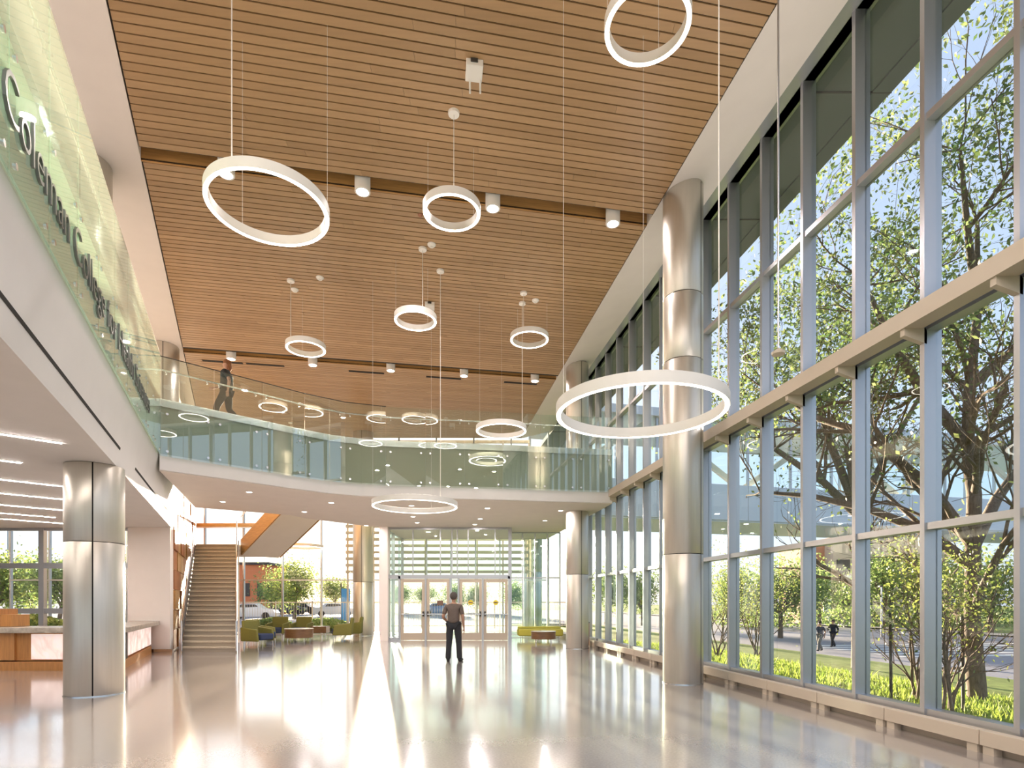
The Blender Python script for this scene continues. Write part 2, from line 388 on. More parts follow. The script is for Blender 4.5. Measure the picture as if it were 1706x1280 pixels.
# roof overhang outside the glass
ov = strip(RW, 5.98, 7.02, -8, 30, 9.55, 9.75); strip(RW, 7.03, 7.32, -8, 30, 9.53, 9.95, ov)
struct(ov.build('trim_1', M['soffit_out']))
for y in range(-6, 30, 3):
    struct(strip(RW, 5.98, 7.33, y, y+.015, 9.526, 9.56).build('trim_2', M['dark']))

ORD = ['first', 'second', 'third', 'fourth', 'fifth', 'sixth', 'seventh', 'eighth', 'ninth', 'tenth', 'eleventh', 'twelfth', 'thirteenth']
# convector heaters along the sill
hr = None
def heater(y, lab):
    r = empty('convector_heater', RW(5.65, y+.58, 0), lab, 'heater', 'convector heaters along the window sill')
    strip(RW, 5.60, 5.71, y+.006, y+1.19, .085, .235).build('casing', M['heater'], r, bevel=.004)
    for a in (.03, 1.06): strip(RW, 5.615, 5.70, y+a, y+a+.11, 0, .09).build('foot', M['heater'], r)
    return r
for k in range(-1, 11):
    y = 5.80+1.2*k
    if 10.3 < y+.6 < 11.2 and False: continue
    heater(y, 'low beige convector heater under the tall windows, %s from the near end' % ORD[k+1])

# left balcony slab with its sloping fascia
def lsec(y): return [LW(A, y, z) for A, z in ((-2.02, SOFL), (-1.80, 4.82), (-1.80, 5.99), (-13, 5.99), (-13, SOFL))]
sl = empty('balcony_slab', LW(-3, 6, SOFL), kind='structure')
MB().extrude(lsec(-8), lsec(17.9)).build('slab', M['fascia'], sl)
strip(LW, -13, -1.86, -8, 17.9, 5.99, DECK).build('deck_floor', M['walk'], sl)
strip(LW, -1.81, -1.785, -8, 12.75, 4.84, 5.92).build('lit_look_panel', M['mint'], sl)  # added panel; its pale colour stands for light on the slab edge
strip(LW, -1.86, -1.79, -8, 12.7, 5.93, 6.09).build('edge_cap', M['steel'], sl)
def fpt(t, y, out=.004):
    A, z = -2.02+.22*t, SOFL+1.04*t
    return LW(A+out, y, z-out*.2)
for y0, y1 in ((-2, 9.5), (10.9, 17.5)):
    m = MB(); p = []
    for o in (-.03, .006):
        for y, t in ((y0, .253), (y1, .253), (y1, .292), (y0, .292)): p.append(fpt(t, y, o))
    m.hexa(p).build('slot_diffuser', M['black'], sl)

# bridge slab
BF = [(-7.87, 12.83), (-7.12, 13.55), (-6.40, 14.24), (-5.70, 14.95), (-4.95, 15.62), (-4.2, 16.0), (-3.3, 16.22), (-2.2, 16.38), (-1.0, 16.52), (0.1, 16.68), (1.06, 16.87), (2.0, 17.02), (3.02, 17.15)]
bs = empty('bridge_slab', (-2, 17, SOF), kind='structure')
def off(P, d):
    out = []
    for i, p in enumerate(P):
        a = Vector(P[max(i-1, 0)]); b = Vector(P[min(i+1, len(P)-1)]); t = (b-a).normalized(); n = Vector((-t.y, t.x))
        out.append((p[0]+n.x*d, p[1]+n.y*d))
    return out
BFi = off(BF, .10)
rear = [RW(5.72, 26.8, 0)[:2], (-5.05, 26.8), (-5.25, 22.5), (-5.6, 22.5), (-6.25, 21.55), (-7.32, 20.25), (-7.55, 19.5), (-9.9, 17.9), (-8.05, 13.2)]
MB().prism(BFi+rear, SOF, 5.97).build('slab', M['slab'], bs)
MB().prism(off(BF, .06)[0:]+BFi[::-1], SOF, 4.86).build('lower_fascia', M['fascia'], bs)
MB().prism(off(BF, .09)+rear, SOF-.02, SOF-.001).build('soffit_board', M['plaster'], bs)
MB().prism(off(BF, .16)+rear, 5.97, DECK).build('deck_floor', M['walk'], bs)
MB().prism(off(BF, .05)+off(BF, .17)[::-1], 5.93, 6.10).build('edge_cap', M['steel'], bs)

# walls
struct(MB().prism([LW(-2.0, 17.62, 0)[:2], (-11.6, 17.62), (-11.6, 17.3), LW(-2.06, 17.3, 0)[:2]], 0, SOFL+.1).build('wall_lobby', M['plaster']))
struct(MB().prism([LW(-1.99, 17.25, 0)[:2], (-11.3, 17.25), (-11.3, 17.3), LW(-2.0, 17.3, 0)[:2]], 0, .1).build('baseboard_lobby', M['steel']))
wp = empty('wall_stair', LW(-2.1, 22, 0), kind='structure')
strip(LW, -2.5, -2.03, 17.7, 26.9, 0, 9.3).build('wall_core', M['plaster'], wp)
random.seed(2)
m = MB(); m2 = MB()
for i in range(9):
    for j in range(9):
        y = 17.75+i; z = .05+j*.62
        strip(LW, -2.03, -2.0+random.choice([0, .02, .05]), y+.01, y+.99, z+.01, z+.61, m if random.random() < .7 else m2)
m.build('terracotta_panels', M['terra'], wp); m2.build('oak_panels', M['wood_trim'], wp)

def facade(name, p0, p1, zs, n, w=.06, d=.14, g='glass_c', mm='alu', hz=None):
    r = empty(name, ((p0[0]+p1[0])/2, (p0[1]+p1[1])/2, zs[0]), kind='structure')
    a, b = Vector((*p0, 0)), Vector((*p1, 0)); t = (b-a); ang = atan2(t.y, t.x); L = t.length; t.normalize()
    for i in range(n+1):
        q = a+t*(L*i/n); MB().box(q.x, q.y, (zs[0]+zs[-1])/2, w, d, zs[-1]-zs[0], ang).build('mullion', M[mm], r)
    for z in zs: MB().bar((a.x, a.y, z), (b.x, b.y, z), d*.8, w).build('transom', M[mm], r)
    for i in range(n):
        for z0, z1 in zip(zs[:-1], zs[1:]):
            q0 = a+t*(L*i/n); q1 = a+t*(L*(i+1)/n)
            MB().bar((q0.x, q0.y, (z0+z1)/2), (q1.x, q1.y, (z0+z1)/2), .02, z1-z0).build('pane', M[g], r)
    return r
# back glazing of the lounge and stair hall, both storeys, and of the upper hall over the vestibule
facade('window_3', (-23.5, 26.9), (-5.3, 26.9), [0, 2.55, 6.2, 9.5], 10)
facade('window_4', (-5.3, 26.9), RW(5.8, 26.9, 0)[:2], [5.95, 7.7, 9.5], 4)
facade('window_5', (-5.15, 22.75), (-5.15, 26.9), [0, 2.55, 4.5], 2, g='glass_t')
facade('window_6', (-5.15, 26.9), RW(5.8, 26.9, 0)[:2], [0, 2.55, 4.5], 6, g='glass_t')
facade('window_7', (-22.5, 17.5), (-11.6, 17.5), [.35, 1.25, 2.63, 3.78], 4, w=.16)
struct(MB().box(-17, 17.5, .17, 11, .2, .36).build('baseboard_reception', M['plaster']))
struct(MB().prism([(-26, -7.6), (-25.8, -7.6), (-25.8, 27), (-26, 27)], 0, 9.6).build('wall_far_left', M['plaster']))
facade('window_8', (-25, -7.8), (6.9, -7.8), [0, 3, 6.2, 9.6], 12)  # unseen rear wall, glazed to let sky light onto the hall
struct(MB().prism([(-26, 18.0), LW(-13, 17.9, 0)[:2], LW(-13, 17.8, 0)[:2], (-26, 17.8)], SOFL, 9.6).build('wall_reception', M['plaster']))

MB().box(-13.2, 26.7, 5.1, 4.6, .2, .16).build('landing_beam', M['wood_trim'], bpy.data.objects['window_3'])
# ------------------------------------------------------------------ entrance wall and doors
EY = 22.75
ent = empty('window_9', (-2, EY, 0), kind='structure')
def ebox(x0, x1, z0, z1, d=.14, mt='alu', nm_='frame', y=EY, par=ent): return MB().box((x0+x1)/2, y, (z0+z1)/2, x1-x0, d, z1-z0).build(nm_, M[mt], par)
for x0, x1 in ((-5.22, -4.88),): ebox(x0, x1, 0, SOF-.02, .5, 'plaster', 'post')
for x in (-4.46, -.12): ebox(x-.04, x+.04, 0, 2.55)
for x in (-3.42, -2.44, -2.12, -1.16): ebox(x-.035, x+.035, 0, 2.45)
ebox(-4.88, -.08, 2.44, 2.60); ebox(-4.88, -4.5, 0, .12); ebox(-4.88, -.08, SOF-.10, SOF-.02)
for x in (-3.93, -2.84, -2.38, -2.17, -1.74, -.67, -.08): ebox(x-.02, x+.02, 2.60, SOF-.1, .10)
xs = [-4.88, -3.93, -2.84, -2.38, -2.17, -1.74, -.67, -.08]
for a, b in zip(xs[:-1], xs[1:]): MB().box((a+b)/2, EY, 3.5, b-a-.04, .02, 1.8).build('pane', M['glass_t'], ent)
MB().box(-4.69, EY, 1.28, .38, .02, 2.3).build('pane', M['glass_t'], ent)
MB().box(-2.28, EY, 1.25, .26, .03, 2.36).build('pane', M['glass_t'], ent)
facade('window_10', (-.08, EY), (-.08, 24.4), [0, 2.55, SOF-.03], 1, g='glass_t')
facade('window_11', (-.08, 24.4), RW(5.74, 24.4, 0)[:2], [0, 2.55, SOF-.03], 4, g='glass_t', w=.05)
M['doorframe'] = mat('bronze_anodised_door', (.52, .43, .33), .35, metal=.3)
M['notice_y'] = mat('yellow_decal', (.75, .60, .05), .5)
M['notice_b'] = mat('brown_decal', (.16, .09, .06), .5)
def door(n, x0, x1, hinge, dec):
    r = empty('door_%d' % n, ((x0+x1)/2, EY, 0), kind='structure')
    for a, b, c, d in ((x0, x0+.11, .01, 2.43), (x1-.11, x1, .01, 2.43), (x0+.11, x1-.11, .01, .30), (x0+.11, x1-.11, 2.30, 2.43)):
        MB().box((a+b)/2, EY-.01, (c+d)/2, b-a, .05, d-c).build('leaf_frame', M['doorframe'], r)
    MB().box((x0+x1)/2, EY-.01, 1.3, x1-x0-.22, .012, 2.0).build('glass', M['glass_c'], r)
    pb = MB().bar((x0+.03, EY-.09, 1.04), (x1-.03, EY-.09, 1.04), .05, .05).build('push_bar', M['steel'], r, bevel=.01)
    hx = x1-.05 if hinge else x0+.05
    MB().box(hx, EY-.07, 1.05, .06, .07, .2).build('lock_case', M['dark'], r)
    cx = (x0+x1)/2+(.08 if dec == 'notice_b' else 0)
    if dec == 'notice_b': MB().box(cx, EY-.022, 1.49, .24, .006, .19).build('notice', M[dec], r)
    if dec == 'notice_y':
        q = MB().cyl(0, 0, -.003, .003, .10, 20); q.v = [(cx+x, EY-.022+z, 1.50+y) for x, y, z in q.v]; q.build('caution_decal', M[dec], r)
        MB().box(cx, EY-.028, 1.50, .17, .004, .035).build('decal_bar', M['notice_b'], r)
door(1, -4.41, -3.46, True, None); door(2, -3.38, -2.48, False, 'notice_b'); door(3, -2.08, -1.20, True, 'notice_y'); door(4, -1.12, -.17, False, 'notice_y')
# sunscreen of horizontal louvres outside the vestibule
lv = empty('louvre_sunscreen', (-3.6, 27.8, 2.8), 'pale horizontal louvre sunscreen standing outside above the entrance doors', 'sunscreen')
z = 2.987; i = 0
while z < 9.3:
    MB().box(-3.6, 27.8, z, 8.9, .10, .14).build('louvre', M['beam'], lv); z += .315
for k in range(8): MB().box(-8.0+k*1.26, 27.92, 4.7, .07, .1, 9.4).build('post', M['beam'], lv)

# ------------------------------------------------------------------ columns
def column(x, y, z0, z1, r, seam, joints, lab):
    o = empty('round_column', (x, y, z0), lab, 'column', 'metal clad columns')
    MB().cyl(x, y, z0, z1, r-.02, 32).build('core', M['black'], o)
    zs = [z0]+joints+[z1]; g = .02/r/2
    for a, b in zip(zs[:-1], zs[1:]):
        MB().lathe([(r-.02, a+.006), (r-.004, a+.006), (r, a+.012), (r, b-.012), (r-.004, b-.006), (r-.02, b-.006)], x, y, 64, seam+g, seam+2*pi-g).build('cladding', M['column'], o, smooth=40)
    m = MB()
    for s_ in (seam+1.2, seam-1.25, seam+pi):
        pass
    MB().lathe([(r-.02, z0), (r+.008, z0), (r+.008, z0+.015), (r-.02, z0+.015)], x, y, 48).build('base_ring', M['steel'], o, smooth=30)
    return o
D = radians
column(3.24, 10.87, 0, 9.34, .37, D(-46), [2.42, 6.04, 7.26], 'tall round metal column nearest the camera, in front of the window wall')
column(2.15, 18.87, 0, SOF-.02, .37, D(-75), [2.42], 'round metal column carrying the right end of the bridge')
column(2.15, 18.87, DECK, 9.32, .37, D(-75), [7.26], 'upper metal column rising from the right end of the bridge to the ceiling')
column(-6.95, 9.55, 0, SOFL, .42, D(-58), [2.5], 'thick round metal column under the balcony on the left')
column(-6.75, 26.0, 0, 9.2, .45, D(-85), [2.42], 'round metal column beside the armchairs left of the entrance')
column(LW(-2.7, 10, 0)[0], 10.0, DECK, 9.2, .42, D(-60), [], 'grey round column standing on the balcony behind the glass guard')
column(LW(-2.75, 17.2, 0)[0]+.5, 17.2, DECK, 9.2, .42, D(-60), [], 'pale round column where the balcony meets the bridge')
column(1.05, 28.6, -.1, 9, .45, D(-60), [3], 'teal tinted round column outside the glass right of the entrance doors')

# ------------------------------------------------------------------ pendant rings
def ring_lamp(px, q, R, H, lab, cang=-90):
    Z = R/q; X = (px-853)/955*(1-q*q)*Z; z = EYE+H
    o = empty('ring_pendant_lamp', (X, Z, z), lab, 'pendant lamp', 'white ring pendant lamps')
    h, w_ = .125, .06; N = 96
    MB().lathe([(R-w_, z+.004), (R-w_, z+h), (R, z+h), (R, z), (R-.008, z), (R-.008, z+.010), (R-w_+.008, z+.010), (R-w_+.008, z+.0), (R-w_, z)], X, Z, N).build('ring_body', M['ring'], o, smooth=40)
    MB().lathe([(R-.009, z+.009), (R-.009, z-.004), (R-w_+.009, z-.004), (R-w_+.009, z+.009)], X, Z, N).build('light_diffuser', M['led'], o, smooth=40)
    MB().lathe([(R-.012, z+h-.004), (R-.012, z+h+.003), (R-w_+.012, z+h+.003), (R-w_+.012, z+h-.004)], X, Z, 48).build('added_glow_band', M['added_glow'], o, smooth=40)  # unseen glowing top band, added to brighten the oak ceiling
    for k in range(3):
        a = radians(cang+120*k); x, y = X+(R-w_/2)*cos(a), Z+(R-w_/2)*sin(a)
        MB().tube([(x, y, z+h-.01), (x, y, CEIL)], .007 if k == 0 else .0022, 6).build('power_cable' if k == 0 else 'suspension_wire', M['wire'], o)
        if k == 0: MB().lathe([(.0001, CEIL-.045), (.085, CEIL-.04), (.09, CEIL-.0), (.0001, CEIL)], x, y, 24).build('canopy', M['ring'], o, smooth=40)
    return o
for a in [(443, .1018, .75, 5.03, 'large white ring lamp hanging lowest at the upper left', -100),
          (1080, .0744, .49, 6.6, 'white ring lamp hanging nearest the top right of the oak ceiling', -60),
          (752.5, .05, .47, 6.37, 'white ring lamp hanging under the first trough of cylinder downlights', -80),
          (692, .0367, .47, 6.27, 'small white ring lamp hanging by the square white box on the oak ceiling', -60),
          (882, .0335, .49, 6.68, 'small white ring lamp near the right edge of the oak ceiling', -110),
          (509, .0335, .47, 6.18, 'small white ring lamp hanging at the left above the walking person', -120),
          (835, .044, .66, 4.46, 'white ring lamp hanging level with the glass guard of the bridge', -30),
          (690.5, .0738, 1.03, 2.31, 'wide white ring lamp hanging low below the bridge soffit', -45),
          (1071.5, .1468, 1.0, 2.23, 'largest looking white ring lamp, hanging in front of the tall column', -45)]:
    ring_lamp(*a)
r_ = ring_lamp(498, .0412, 1.05, 2.40, 'white ring lamp hanging over the lounge chairs by the stair')

o = empty('pendant_rod', (3.02, 6.5, 4.34), 'thin rod with a small disc end hanging from the ceiling before the windows', 'hanging rod')
MB().tube([(3.02, 6.5, 4.38), (3.02, 6.5, 9.2)], .011, 8).build('rod', M['alu'], o)
MB().lathe([(.0001, 4.33), (.07, 4.335), (.075, 4.36), (.02, 4.40), (.0001, 4.40)], 3.02, 6.5, 20).build('end_disc', M['beam'], o, smooth=40)
MB().lathe([(.0001, 9.15), (.05, 9.16), (.055, 9.19), (.0001, 9.19)], 3.02, 6.5, 20).build('canopy', M['ring'], o, smooth=40)
# cylinder downlights in the two troughs
CANP, DLP, UPP = 95, 42, 260
def can(x, y, lab):
    o = empty('cylinder_downlight', (x, y, 9.03), lab, 'downlight', 'cylinder downlights in the ceiling troughs')
    MB().lathe([(.0001, 9.55), (.13, 9.55), (.14, 9.54), (.14, 9.035), (.135, 9.03), (.105, 9.03), (.10, 9.07)], x, y, 32).build('housing', M['ring'], o, smooth=40)
    MB().lathe([(.0001, 9.068), (.102, 9.068), (.102, 9.075), (.0001, 9.075)], x, y, 24).build('lens', M['spot'], o)
    lamp('downlight_or_fill_lamp', (x, y, 9.06), (0, 0, -1), CANP, .18)
    return o
for px, lab in ((377, 'leftmost cylinder downlight of the front trough, seen through the big ring'), (604, 'cylinder downlight of the front trough just right of the big ring'), (821, 'cylinder downlight of the front trough beside the middle ring'), (1021, 'rightmost cylinder downlight of the front trough')):
    u = (px-853)/955; Y = 11.005/(1-TH*u); can(u*Y, Y, lab)
for px, lab in ((385, 'downlight of the rear trough above the walking person'), (521, 'second downlight from the left in the rear trough'), (651, 'middle downlight of the rear trough'), (773, 'fourth downlight from the left in the rear trough'), (891, 'rightmost downlight of the rear trough')):
    u = (px-853)/955; Y = 19.35/(1-TH*u); can(u*Y, Y, lab)
for Yb in (-4.5, 0.5):          # added fill lamps over the unseen lobby behind the camera, without fixtures
    for x_ in (-4.2, -1.6, 1.0, 3.4): lamp('downlight_or_fill_lamp', (x_, Yb, 9.05), (0, 0, -1), CANP*1.6, .18)
# ceiling detectors and boxes
def cpt(px, py, H=CEIL-EYE): Y = 955*H/(1003-py); return ((px-853)/955*Y, Y)
for px, py, lab in ((719, 407, 'white round detector, upper one of a pair mid ceiling'), (533, 462, 'white round detector on the left of the oak ceiling'), (892, 500, 'white round detector on the right of the oak ceiling'), (491, 482, 'small white round detector left of centre')):
    x, y = cpt(px, py); o = empty('ceiling_detector', (x, y, CEIL-.05), lab, 'detector', 'round white ceiling detectors')
    MB().lathe([(.0001, CEIL-.06), (.05, CEIL-.06), (.09, CEIL-.02), (.09, CEIL), (.0001, CEIL)], x, y, 24).build('cover', M['ring'], o, smooth=30)
    MB().cyl(x, y, CEIL-.07, CEIL-.055, .03, 12).build('sensor', M['wire'], o)
for px, py, lab in ((790, 112, 'white square projector box with two prongs near the top of the ceiling'), (716, 507, 'small white square box with two prongs deeper in the ceiling')):
    x, y = cpt(px, py); o = empty('ceiling_box', (x, y, CEIL-.1), lab, 'ceiling box', 'white boxes on the oak ceiling')
    MB().box(x, y, CEIL-.05, .24, .27, .10, radians(8)).build('housing', M['ring'], o, bevel=.01)
    MB().box(x+.01, y-.13, CEIL-.03, .1, .04, .05, radians(8)).build('connector', M['dark'], o)
    for s_ in (-.07, .08): MB().tube([(x+s_, y+.10, CEIL-.08), (x+s_, y+.13, CEIL-.26)], .014, 8).build('prong', M['ring'], o)
o = empty('sprinkler', (*cpt(700, 358), CEIL-.03), 'small reddish sprinkler head left of the middle ring lamp', 'sprinkler')
x, y = cpt(700, 358); MB().lathe([(.0001, CEIL-.05), (.03, CEIL-.04), (.05, CEIL-.005), (.05, CEIL), (.0001, CEIL)], x, y, 16).build('head', mat('copper_head', (.35, .15, .08), .4), o)
for qi, (a, b) in enumerate((((337, 601), (403, 604.5)), ((410, 606), (473, 610)), ((581, 618.6), (640, 623)), ((710, 628), (768, 633)), ((840, 637), (894, 642)))):
    p, q = cpt(*a, CEIL-.01-EYE), cpt(*b, CEIL-.01-EYE)
    q = (q[0], p[1]+TH*(q[0]-p[0]))
    t = tag(MB().bar((*p, CEIL-.006), (*q, CEIL-.006), .11, .01).build('slot_diffuser', M['black']), 'thin black slot diffuser beyond the rear trough, %s from the left' % ORD[qi], 'air diffuser', 'slot diffusers in the far ceiling')

# added fill light above the window beam, brightening the oak ceiling
up_ = lamp('beam_fill_light', RW(5.56, 5, 4.93), (-.35, 0, 1), UPP, 20, sy=.08); up_.rotation_euler = (Matrix.Rotation(AR, 3, 'Z') @ Matrix.Rotation(radians(180-30), 3, 'X')).to_euler()
# added fill light by the upper left wall, brightening the white border
cv_ = lamp('left_fill_light', LW(-6.8, 5, 8.0), (0, 0, 1), 420, 22, sy=.08); cv_.rotation_euler = (Matrix.Rotation(AL, 3, 'Z') @ Matrix.Rotation(radians(180+35), 3, 'X')).to_euler()
DPOS = ['front one nearest the balcony', 'leftmost, above the stair', 'second from left near the curved edge', 'behind the curved edge, left of the column', 'seen inside the low wide ring lamp', 'front row over the middle of the entrance', 'front row beside the right column', 'middle row left of the doors', 'middle row over the right pair of doors', 'middle row near the right column', 'back row above the left pair of doors', 'back row above the right pair of doors', 'beside the column left of the entrance', 'x']
# linear lights under the left balcony, downlights under the bridge
for i, (px, py) in enumerate(((103, 738), (35, 771), (122, 812), (122, 833.5), (122, 851.5), (92, 862), (124, 873.5))):
    Y = 955*(SOFL-EYE)/(1003-py); X = (px-853)/955*Y; dx = .72 if i not in (1, 5) else .9
    L_ = 5.0
    o = empty('linear_light', (X, Y, SOFL), ('nearest', 'second short', 'third', 'fourth', 'fifth', 'sixth short', 'farthest')[i]+' white linear light in the soffit over the reception', 'linear light', 'linear lights over the reception')
    a_, b_ = (X, Y, SOFL-.004), (X-L_*.72, Y-L_*.69, SOFL-.004)
    MB().bar(a_, b_, .07, .008).build('trim', M['white'], o); 
    MB().bar((a_[0], a_[1], SOFL-.009), (b_[0], b_[1], SOFL-.009), .05, .006).build('diffuser', M['led_dim'], o)
for di, (px, py) in enumerate(((415, 820), (371, 836), (552, 838), (507, 853), (685.5, 842.7), (812, 847), (934, 851), (688, 861), (800, 864.5), (908, 867.6), (695, 871), (791, 874), (610, 876))):
    H = SOF-.02-EYE; Y = 955*H/(1003-py); X = (px-853)/955*Y
    o = empty('recessed_downlight', (X, Y, SOF-.03), 'small round recessed downlight in the bridge soffit, '+DPOS[di], 'downlight', 'recessed downlights under the bridge')
    MB().lathe([(.075, SOF-.019), (.075, SOF-.028), (.10, SOF-.028), (.10, SOF-.02)], X, Y, 24).build('trim_ring', M['ring'], o)
    MB().lathe([(.0001, SOF-.026), (.075, SOF-.026), (.075, SOF-.021), (.0001, SOF-.021)], X, Y, 20).build('lens', M['spot'], o)
    lamp('downlight_or_fill_lamp', (X, Y, SOF-.03), (0, 0, -1), DLP, .14)

# ------------------------------------------------------------------ glass guards
def arc_pts(P, step):
    out = [P[0]]; acc = 0; L = [0]
    for a, b in zip(P[:-1], P[1:]): L.append(L[-1]+hypot(b[0]-a[0], b[1]-a[1]))
    def ev(s):
        for i in range(len(P)-1):
            if s <= L[i+1]+1e-9:
                t = (s-L[i])/(L[i+1]-L[i]); return (P[i][0]+(P[i+1][0]-P[i][0])*t, P[i][1]+(P[i+1][1]-P[i][1])*t)
        return P[-1]
    n = round(L[-1]/step); return [ev(L[-1]*i/n) for i in range(n+1)]
def guard(P, par, inward, gm='glass_g', rows=(4.92, 5.76), z0=4.80, z1=7.03, rail=6.74):
    for a, b in zip(P[:-1], P[1:]):
        a, b = Vector((*a, 0)), Vector((*b, 0)); t = (b-a).normalized(); n = Vector((-t.y, t.x, 0))*inward
        p, q = a+t*.006, b-t*.006; zc = (z0+z1)/2
        pn = MB().bar((p.x, p.y, zc), (q.x, q.y, zc), .016, z1-z0).build('glass_panel', M[gm], par)
        for e in (a+t*.13, b-t*.13):
            for z in rows:
                m = MB(); c = e+n*(-.02); d = e+n*.09
                m.tube([(c.x, c.y, z), ((e+n*-.008).x, (e+n*-.008).y, z)], .028, 14); m.tube([(e.x, e.y, z), (d.x, d.y, z)], .014, 8)
                m.build('standoff', M['steel'], par)
            m = MB(); c = e+n*.08
            m.tube([(e.x, e.y, rail-.07), (c.x, c.y, rail-.07), (c.x, c.y, rail)], .01, 8); m.build('rail_bracket', M['steel'], par)
gb = empty('glass_guard', (-3, 16, 4.8), 'curved green glass guard along the front edge of the bridge', 'glass guard')
PB = arc_pts(BF, 1.07); guard(PB, gb, 1)
hp = off(PB, .08); MB().tube([(x, y, 6.76) for x, y in hp], .02, 10).build('handrail', M['steel'], gb)
MB().tube([(x, y, 7.035) for x, y in PB[:6]], .012, 8).build('top_cap', M['dark'], gb)
gl_ = empty('glass_guard', LW(-1.75, 6, 4.8), 'straight green glass guard with lettering along the left balcony', 'glass guard')
PL = [LW(-1.745, 12.80-.94*i, 0)[:2] for i in range(15)]; guard(PL[::-1], gl_, 1, 'glass_m')
MB().tube([LW(-1.83, -1, 6.76), LW(-1.83, 12.75, 6.76)], .02, 10).build('handrail', M['steel'], gl_)
MB().tube([LW(-1.745, -1, 7.035), LW(-1.745, 12.8, 7.035)], .008, 8).build('top_cap', M['steel'], gl_)

# lettering on the balcony glass
txt = 'Coleman College for Health Sciences'
sg = empty('sign_lettering', LW(-1.72, 8, 5.2), 'dark cut-out lettering of the college name fixed to the balcony glass', 'sign lettering')
def text_mesh(t, size, depth):
    c = bpy.data.curves.new('t', 'FONT'); c.body = t; c.size = size; c.extrude = depth; c.offset = -.012; c.resolution_u = 3
    o = bpy.data.objects.new('t', c); COL.objects.link(o); bpy.context.view_layer.update()
    me = bpy.data.meshes.new_from_object(o.evaluated_get(bpy.context.evaluated_depsgraph_get())); bpy.data.objects.remove(o)
    return me
def width(t): 
    me = text_mesh(t+'|', 1, 0); return max(v.co.x for v in me.vertices)
base = width(''); total = width(txt)-base; LEN = 6.95; y_start = 4.17; SX = LEN*1.108/total
ux = Vector((KL, 1, 0)).normalized()
p0 = Vector(LW(-1.72, y_start, 5.16))
for i, ch in enumerate(txt):
    if ch == ' ': continue
    me = text_mesh(ch, 1, .012); adv = width(txt[:i])-base
    off0 = adv
    vs = []
    for v in me.vertices:
        q = p0+ux*((v.co.x+off0)*SX)+Vector((0, 0, v.co.y*.56))+Vector((ux.y, -ux.x, 0))*(v.co.z*1.0)
        vs.append(tuple(q))
    mb = MB(); mb.add(vs, [tuple(p.vertices) for p in me.polygons]); mb.build('letter', M['letter'], sg)

# ------------------------------------------------------------------ stair
st = empty('staircase', LW(-.9, 20, 0), 'wide straight staircase with pale terrazzo treads rising to a landing on the left', 'staircase')
A0, A1 = -1.77, 0.01; Y0, Y1 = 17.42, 23.2; NS = 24; dy = (Y1-Y0)/NS; dz = 3.84/NS
for i in range(NS):
    y = Y0+dy*i; z = dz*(i+1)
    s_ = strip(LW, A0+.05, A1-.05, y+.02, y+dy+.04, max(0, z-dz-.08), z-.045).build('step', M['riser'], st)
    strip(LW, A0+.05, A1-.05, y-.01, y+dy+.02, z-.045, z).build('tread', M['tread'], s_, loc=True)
for A in (A0, A1):
    m = MB(); m.hexa([LW(A-.025, Y0-.1, 0), LW(A+.025, Y0-.1, 0), LW(A+.025, Y1+.1, 3.42), LW(A-.025, Y1+.1, 3.42), LW(A-.025, Y0-.1, .30), LW(A+.025, Y0-.1, .30), LW(A+.025, Y1+.1, 4.02), LW(A-.025, Y1+.1, 4.02)])
    m.build('stringer', M['alu'], st)
    for k in range(5):
        y0, y1 = Y0+.02+k*1.15, Y0+1.15+k*1.15
        zz = lambda y: (y-Y0)/(Y1-Y0)*3.84
        m = MB(); m.hexa([LW(A-.008, y0, zz(y0)+.1), LW(A+.008, y0, zz(y0)+.1), LW(A+.008, y1, zz(y1)+.1), LW(A-.008, y1, zz(y1)+.1), LW(A-.008, y0, zz(y0)+1.15), LW(A+.008, y0, zz(y0)+1.15), LW(A+.008, y1, zz(y1)+1.15), LW(A-.008, y1, zz(y1)+1.15)])
        m.build('glass_panel', M['glass_c'], st)
    sg_ = .07 if A < -1 else -.07
    MB().tube([LW(A+sg_, Y0-.25, .05), LW(A+sg_, Y0-.25, .95), LW(A+sg_, Y1-.05, 4.78)], .022, 10).build('handrail', M['steel'], st)
ld = empty('stair_landing', LW(-1, 24, 3.5), 'stair landing slab with a glass guard at the turn of the staircase', 'landing')
MB().prism([LW(-1.77, 23.22, 0)[:2], (-11.06, 23.22), (-9.86, 24.62), (-10.2, 25.2), LW(-1.77, 25.2, 0)[:2]], 3.5, 3.84).build('slab', M['plaster'], ld)
MB().bar((-13.8, 25.15, 4.4), (-10.2, 25.15, 4.4), .016, 1.05).build('glass_panel', M['glass_c'], ld)
MB().tube([(-13.8, 25.08, 4.78), (-10.2, 25.08, 4.78)], .02, 8).build('handrail', M['steel'], ld)
f2 = empty('upper_stair_flight', (-9, 22, 3.8), 'upper stair flight slanting across with a broad side tinted orange as by sunlight', 'stair flight')
P0, P1 = Vector((-10.98, 23.2, 0)), Vector((-7.34, 20.2, 0)); nn = Vector((.637, .771, 0)); 
